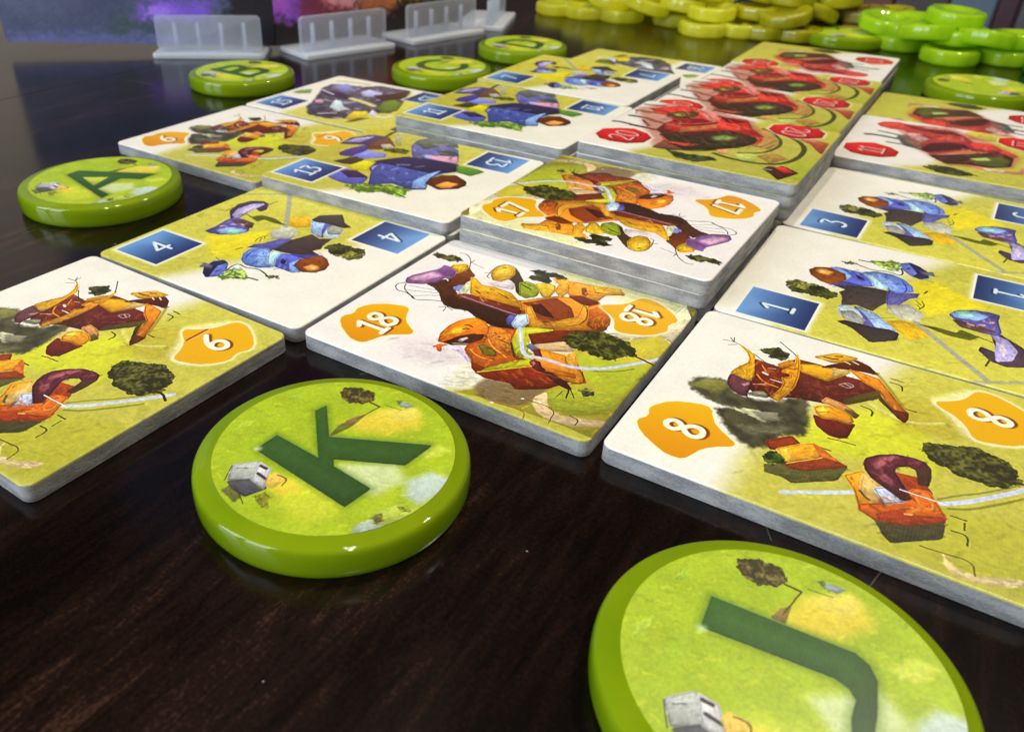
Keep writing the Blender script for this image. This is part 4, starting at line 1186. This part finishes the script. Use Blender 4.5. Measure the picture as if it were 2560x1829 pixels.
# ------------------------------------------------------------------ folded printed screen behind the stands
scv = Canvas(700, 260, '4a5068', 201, .12)
for c, s, f, a in [('3c4a44', "380 120 560 200 700 170 860 240 800 420 560 460 420 340", 90, .9), ('2c3438', "520 170 720 200 760 320 600 330", 60, .8), ('5a5c88', "0 0 1000 0 1000 130 700 110 300 160 0 150", 60, .9),
                   ('6e4cb0', "480 330 640 290 760 300 790 520 560 560", 70, .95), ('9a74dc', "520 360 600 340 640 420 560 480", 50, .8), ('221c22', "800 -50 1050 -50 1050 1050 860 1050 830 500", 60, .97), ('565a70', "0 300 300 360 280 700 0 700", 120, .7), ('1c1a22', "880 0 1000 0 1000 300 900 260", 40, .8)]:
    scv.poly(c, scv.pts(s), f=f * 1.3, a=a, j=30)
scv2 = Canvas(700, 260, '1c1410', 211, .12)
for c, s, f, a in [('7a44a4', "-30 330 140 190 240 330 220 1050 -30 1050", 60, .97), ('a45ad0', "-20 420 60 360 90 600 -20 640", 50, .8), ('6a2c3c', "130 300 330 230 420 420 420 1050 160 1050", 70, .95), ('dc8c94', "260 420 420 330 480 500 460 1050 260 1050", 60, .9), ('a8623c', "450 300 640 240 700 420 720 1050 470 1050", 60, .95),
                   ('b08a2c', "650 380 860 330 880 1050 680 1050", 60, .9), ('48607c', "840 330 1030 300 1030 1050 860 1050", 60, .9)]:
    scv2.poly(c, scv2.pts(s), f=f, a=a, j=30)
scv.img = np.clip(scv.img * 1.25, 0, 1); scv2.img = np.clip(scv2.img * 1.3, 0, 1)
def panel(parent, name, p0, p1, z0, z1, ztop, thick, m):
    d = Vector((p1[0] - p0[0], p1[1] - p0[1])); L = d.length; d.normalize(); n = Vector((-d.y, d.x)) * thick
    bm = bmesh.new(); uvl = bm.loops.layers.uv.new('uv')
    f0 = [(p0[0], p0[1], z0), (p1[0], p1[1], z1), (p1[0], p1[1], ztop), (p0[0], p0[1], ztop)]
    f1 = [(x + n.x, y + n.y, z) for x, y, z in f0]
    loft(bm, [f1, f0])
    for f in bm.faces:
        for l in f.loops:
            v = l.vert.co / S
            l[uvl].uv = (((v.x - p0[0]) * d.x + (v.y - p0[1]) * d.y) / L, (v.z - .04) / .62)
    o = link_mesh(name, bm, m, parent, smooth=False); return o
scr = empty('folding_screen', (0, 0, 0)); tag(scr, 'tall dark folded cardboard screen with blurred purple print behind the plastic stands', 'screen')
panel(scr, 'panel', (-3.60, 2.80), (-2.09, 4.07), .085, .045, 5.2, .05, print_mat('screen_print', to_image('screen_left', scv), .42, .0))
panel(scr, 'panel', (-2.085, 4.075), (-1.62, 5.80), .045, .045, 5.2, .05, print_mat('screen_print_right', to_image('screen_right', scv2), .42, .0))

# ------------------------------------------------------------------ heap of glossy plastic tokens
PL = {'y': plastic('yellow_plastic', (.93, .92, .10), (.84, .82, .05), .08, .6), 'o': plastic('ochre_plastic', (.60, .54, .015), (.46, .42, .01), .08, .40),
      'l': plastic('lime_plastic', (.62, .86, .03), (.50, .76, .015), .08, .55), 'e': plastic('emerald_plastic', (.02, .42, .09), (.01, .30, .06), .08, .40),
      'p': plastic('honey_plastic', (.44, .33, .06), (.34, .26, .05), .10, .40)}
def token_mesh(key):
    bm = bmesh.new()
    def oct_(r, z):
        pts = []
        for i in range(64):
            a = 2 * math.pi * i / 64
            k = 1 + .05 * (abs(math.cos(4 * a)) - .6)
            pts.append((r * k * math.cos(a), r * k * math.sin(a), z))
        return pts
    prof = [(.19, 0), (.208, .004), (.219, .014), (.226, .026), (.226, .086), (.221, .102), (.210, .111), (.192, .114), (.16, .113), (.14, .107), (.12, .092), (.10, .085), (.06, .083)]
    loft(bm, [oct_(r, z) for r, z in prof])
    me = bpy.data.meshes.new('token'); bm.normal_update(); bm.to_mesh(me); bm.free(); me.materials.append(PL[key])
    for p in me.polygons: p.use_smooth = True
    return me
TM = {k: token_mesh(k) for k in PL}
NAMES = {'y': 'bright yellow', 'o': 'ochre yellow', 'l': 'lime green', 'e': 'emerald green', 'p': 'honey coloured'}
TOK = [  # colour, x, y, z, tilt x, tilt y, label tail
 ('y', -1.17, 7.07, .0, .0, 0, 'at the left end of the heap'), ('y', -.52, 7.10, .0, 0, 0, 'in the front row, second from the left end'), ('y', -.03, 7.22, .0, 0, 0, 'in the front row, third from the left end'), ('y', .33, 6.93, .0, 0, 0, 'lowest in front, fourth from the left end'),
 ('y', -.78, 7.55, .0, 0, 0, 'behind the left end of the heap'), ('y', .33, 7.42, .0, 0, 0, None), ('y', -.30, 7.62, .0, 0, 0, None), ('y', .14, 7.88, 0, 0, 0, None), ('y', -.72, 8.02, .0, 0, 0, None), ('y', -1.22, 7.62, .0, 0, 0, None),
 ('y', .34, 7.06, .118, .05, .03, 'lying on the lowest front one, fourth from the left end'), ('y', -.28, 7.40, .118, 0, .05, None), ('y', -.72, 7.30, .118, .04, -.04, None), ('y', .14, 7.62, .118, .04, -.05, None), ('y', -.50, 7.75, .118, .03, 0, None), ('y', -1.05, 7.42, .118, -.05, .05, None),
 ('y', -.02, 7.42, .236, .08, .05, None), ('y', -.45, 7.52, .236, -.05, .06, None), ('y', .26, 7.36, .236, .05, -.06, 'at the right end of the top layer'),
 ('o', .82, 7.12, .0, 0, 0, 'lowest in front of the ochre ones'), ('o', .82, 7.62, .0, 0, 0, None), ('o', .68, 7.28, .118, .02, -.04, None), ('o', 1.10, 7.74, .0, 0, 0, None), ('o', 1.10, 7.50, .118, .10, .32, 'tilted against the heap beside the lime ones'), ('o', .78, 7.62, .118, .06, .05, None), ('o', .92, 7.40, .236, .05, .04, 'on top of the ochre ones'), ('o', 1.26, 7.62, .236, .04, .10, None),
 ('p', 1.52, 7.74, .0, 0, 0, 'between the ochre and the lime ones'), ('p', 1.46, 7.80, .118, .06, .05, 'on top, between the ochre and the lime ones'),
 ('l', 1.86, 7.38, .0, 0, 0, 'lowest at the left of the lime ones'), ('l', 2.26, 7.05, .0, 0, 0, 'lowest in front of the lime ones'), ('l', 2.62, 7.30, .0, 0, 0, 'lowest at the right of the lime ones'), ('l', 2.26, 7.54, .0, 0, 0, None), ('l', 1.90, 7.86, .0, 0, 0, None), ('l', 2.70, 7.78, .0, 0, 0, None), ('l', 2.34, 8.02, 0, 0, 0, None),
 ('l', 2.28, 7.22, .118, .04, .02, None), ('l', 1.86, 7.42, .118, .05, -.2, 'tilted on the left of the lime ones'), ('l', 2.68, 7.34, .118, .03, .04, None), 
 ('l', 2.20, 7.30, .236, .05, .05, 'on top of the lime ones'), 
 ('y', -.86, 7.06, .0, 0, 0, None), ('y', -.24, 6.98, .118, .22, .1, 'leaning forward over the front row'), ('y', -.66, 7.12, .118, -.1, .16, None), ('y', .06, 7.10, .118, .12, -.14, None), ('y', .62, 7.10, .0, .0, 0, None), ('y', -.20, 7.22, .236, .14, .12, None), ('y', .18, 7.16, .236, -.1, .2, None),
 ('o', 1.30, 7.94, .0, 0, 0, None), ('o', 1.68, 8.02, .0, 0, 0, None), ('o', 1.66, 7.86, .118, .08, .1, None), ('p', 1.30, 7.86, .118, -.08, .1, 'on top, behind the half hidden green disc'), ('o', 1.06, 7.20, .0, 0, 0, None), ('o', .96, 7.16, .118, .12, -.18, None), ('o', .66, 7.46, .236, .1, -.1, None), ('l', 2.06, 7.12, .118, .1, .15, None), ('l', 2.46, 7.14, .118, -.08, .16, None), ('l', 1.70, 7.44, .118, .1, .1, None), 
 ('e', 2.98, 7.02, .0, 0, 0, 'low at the right edge of the picture'), ('e', 3.0, 7.40, .0, 0, 0, None), ('e', 2.98, 7.30, .118, .03, .05, 'upper one at the right edge of the picture'),
]
ORD = ['first', 'second', 'third', 'fourth', 'fifth', 'sixth', 'seventh', 'eighth', 'ninth', 'tenth', 'eleventh', 'twelfth', 'thirteenth', 'fourteenth', 'fifteenth', 'sixteenth']
LAY = ['bottom', 'middle', 'top']
def screen_x(x, y, z):
    q = R3.transposed() @ (Vector((x, y, z)) - CAM); return q.x / -q.z
lay = {}
for t in TOK: lay.setdefault((t[0], min(int(t[3] / .117 + .05), 2)), []).append(t)
for (k, zl), L in lay.items():
    L.sort(key=lambda t: screen_x(t[1], t[2], t[3]))
    for n, (_, x, y, z, tx, ty, tail) in enumerate(L):
        o = bpy.data.objects.new('token', TM[k]); C.objects.link(o)
        o.scale = (.94, .94, .96); o.location = Vector((x, y, z + .0008 + abs(tx) * .05 + abs(ty) * .05)) * S; o.rotation_euler = (tx, ty, random.uniform(0, 6.28))
        tail = tail or '%s from left in the %s layer of its colour' % (ORD[n], LAY[zl])
        tag(o, '%s glossy plastic token %s' % (NAMES[k], tail), 'token', '%s plastic tokens in the heap' % NAMES[k])

# ------------------------------------------------------------------ books beyond the table edge
xs = [(-1.03, 12.82), (-.18, 13.02), (.70, 13.17), (1.11, 13.21), (1.79, 13.27), (2.36, 13.29), (2.62, 13.29), (3.3, 13.28)]
cols = [((.035, .037, .042), 'dark grey'), ((.02, .03, .11), 'navy blue'), ((.16, .06, .045), 'rust brown'), ((.085, .065, .065), 'dusky grey'), ((.12, .16, .21), 'slate blue'), ((.06, .025, .035), 'dark maroon'), ((.10, .08, .10), 'mauve grey')]
shelf = slab('shelf', (-2.4, 12.6), (4.6, 12.6), -3.3, -3.0, 2.2, plain('shelf_wood', (.05, .03, .02), .5)); shelf['kind'] = 'structure'
for (p0, p1, (col, nm)) in zip(xs, xs[1:], cols):
    d = Vector((p1[0] - p0[0], p1[1] - p0[1])); L = d.length; d.normalize(); n = Vector((-d.y, d.x))
    bk = empty('book', ((p0[0] + p1[0]) / 2, (p0[1] + p1[1]) / 2, -2.998), math.atan2(d.y, d.x))
    hgt = random.uniform(4.2, 5.0); w = L - .02
    mc = plain('cover_' + nm.replace(' ', '_'), col, .45, .12, 20.0)
    bm = bmesh.new(); loft(bm, [rrect(w, 1.5, .04, 3, 0, 0.0, 0, .75), rrect(w, 1.5, .04, 3, 0, hgt, 0, .75)]); link_mesh('cover', bm, mc, bk, smooth=False)
    bm = bmesh.new(); loft(bm, [rrect(w * .8, 1.4, .02, 2, 0, hgt + .0, 0, .8), rrect(w * .8, 1.4, .02, 2, 0, hgt + .03, 0, .8)]); link_mesh('pages', bm, plain('paper_' + nm.replace(' ', '_'), (.6, .56, .48), .8), bk, smooth=False)
    tag(bk, '%s blurred book spine beyond the table edge at upper right' % nm, 'book', 'books standing beyond the table')
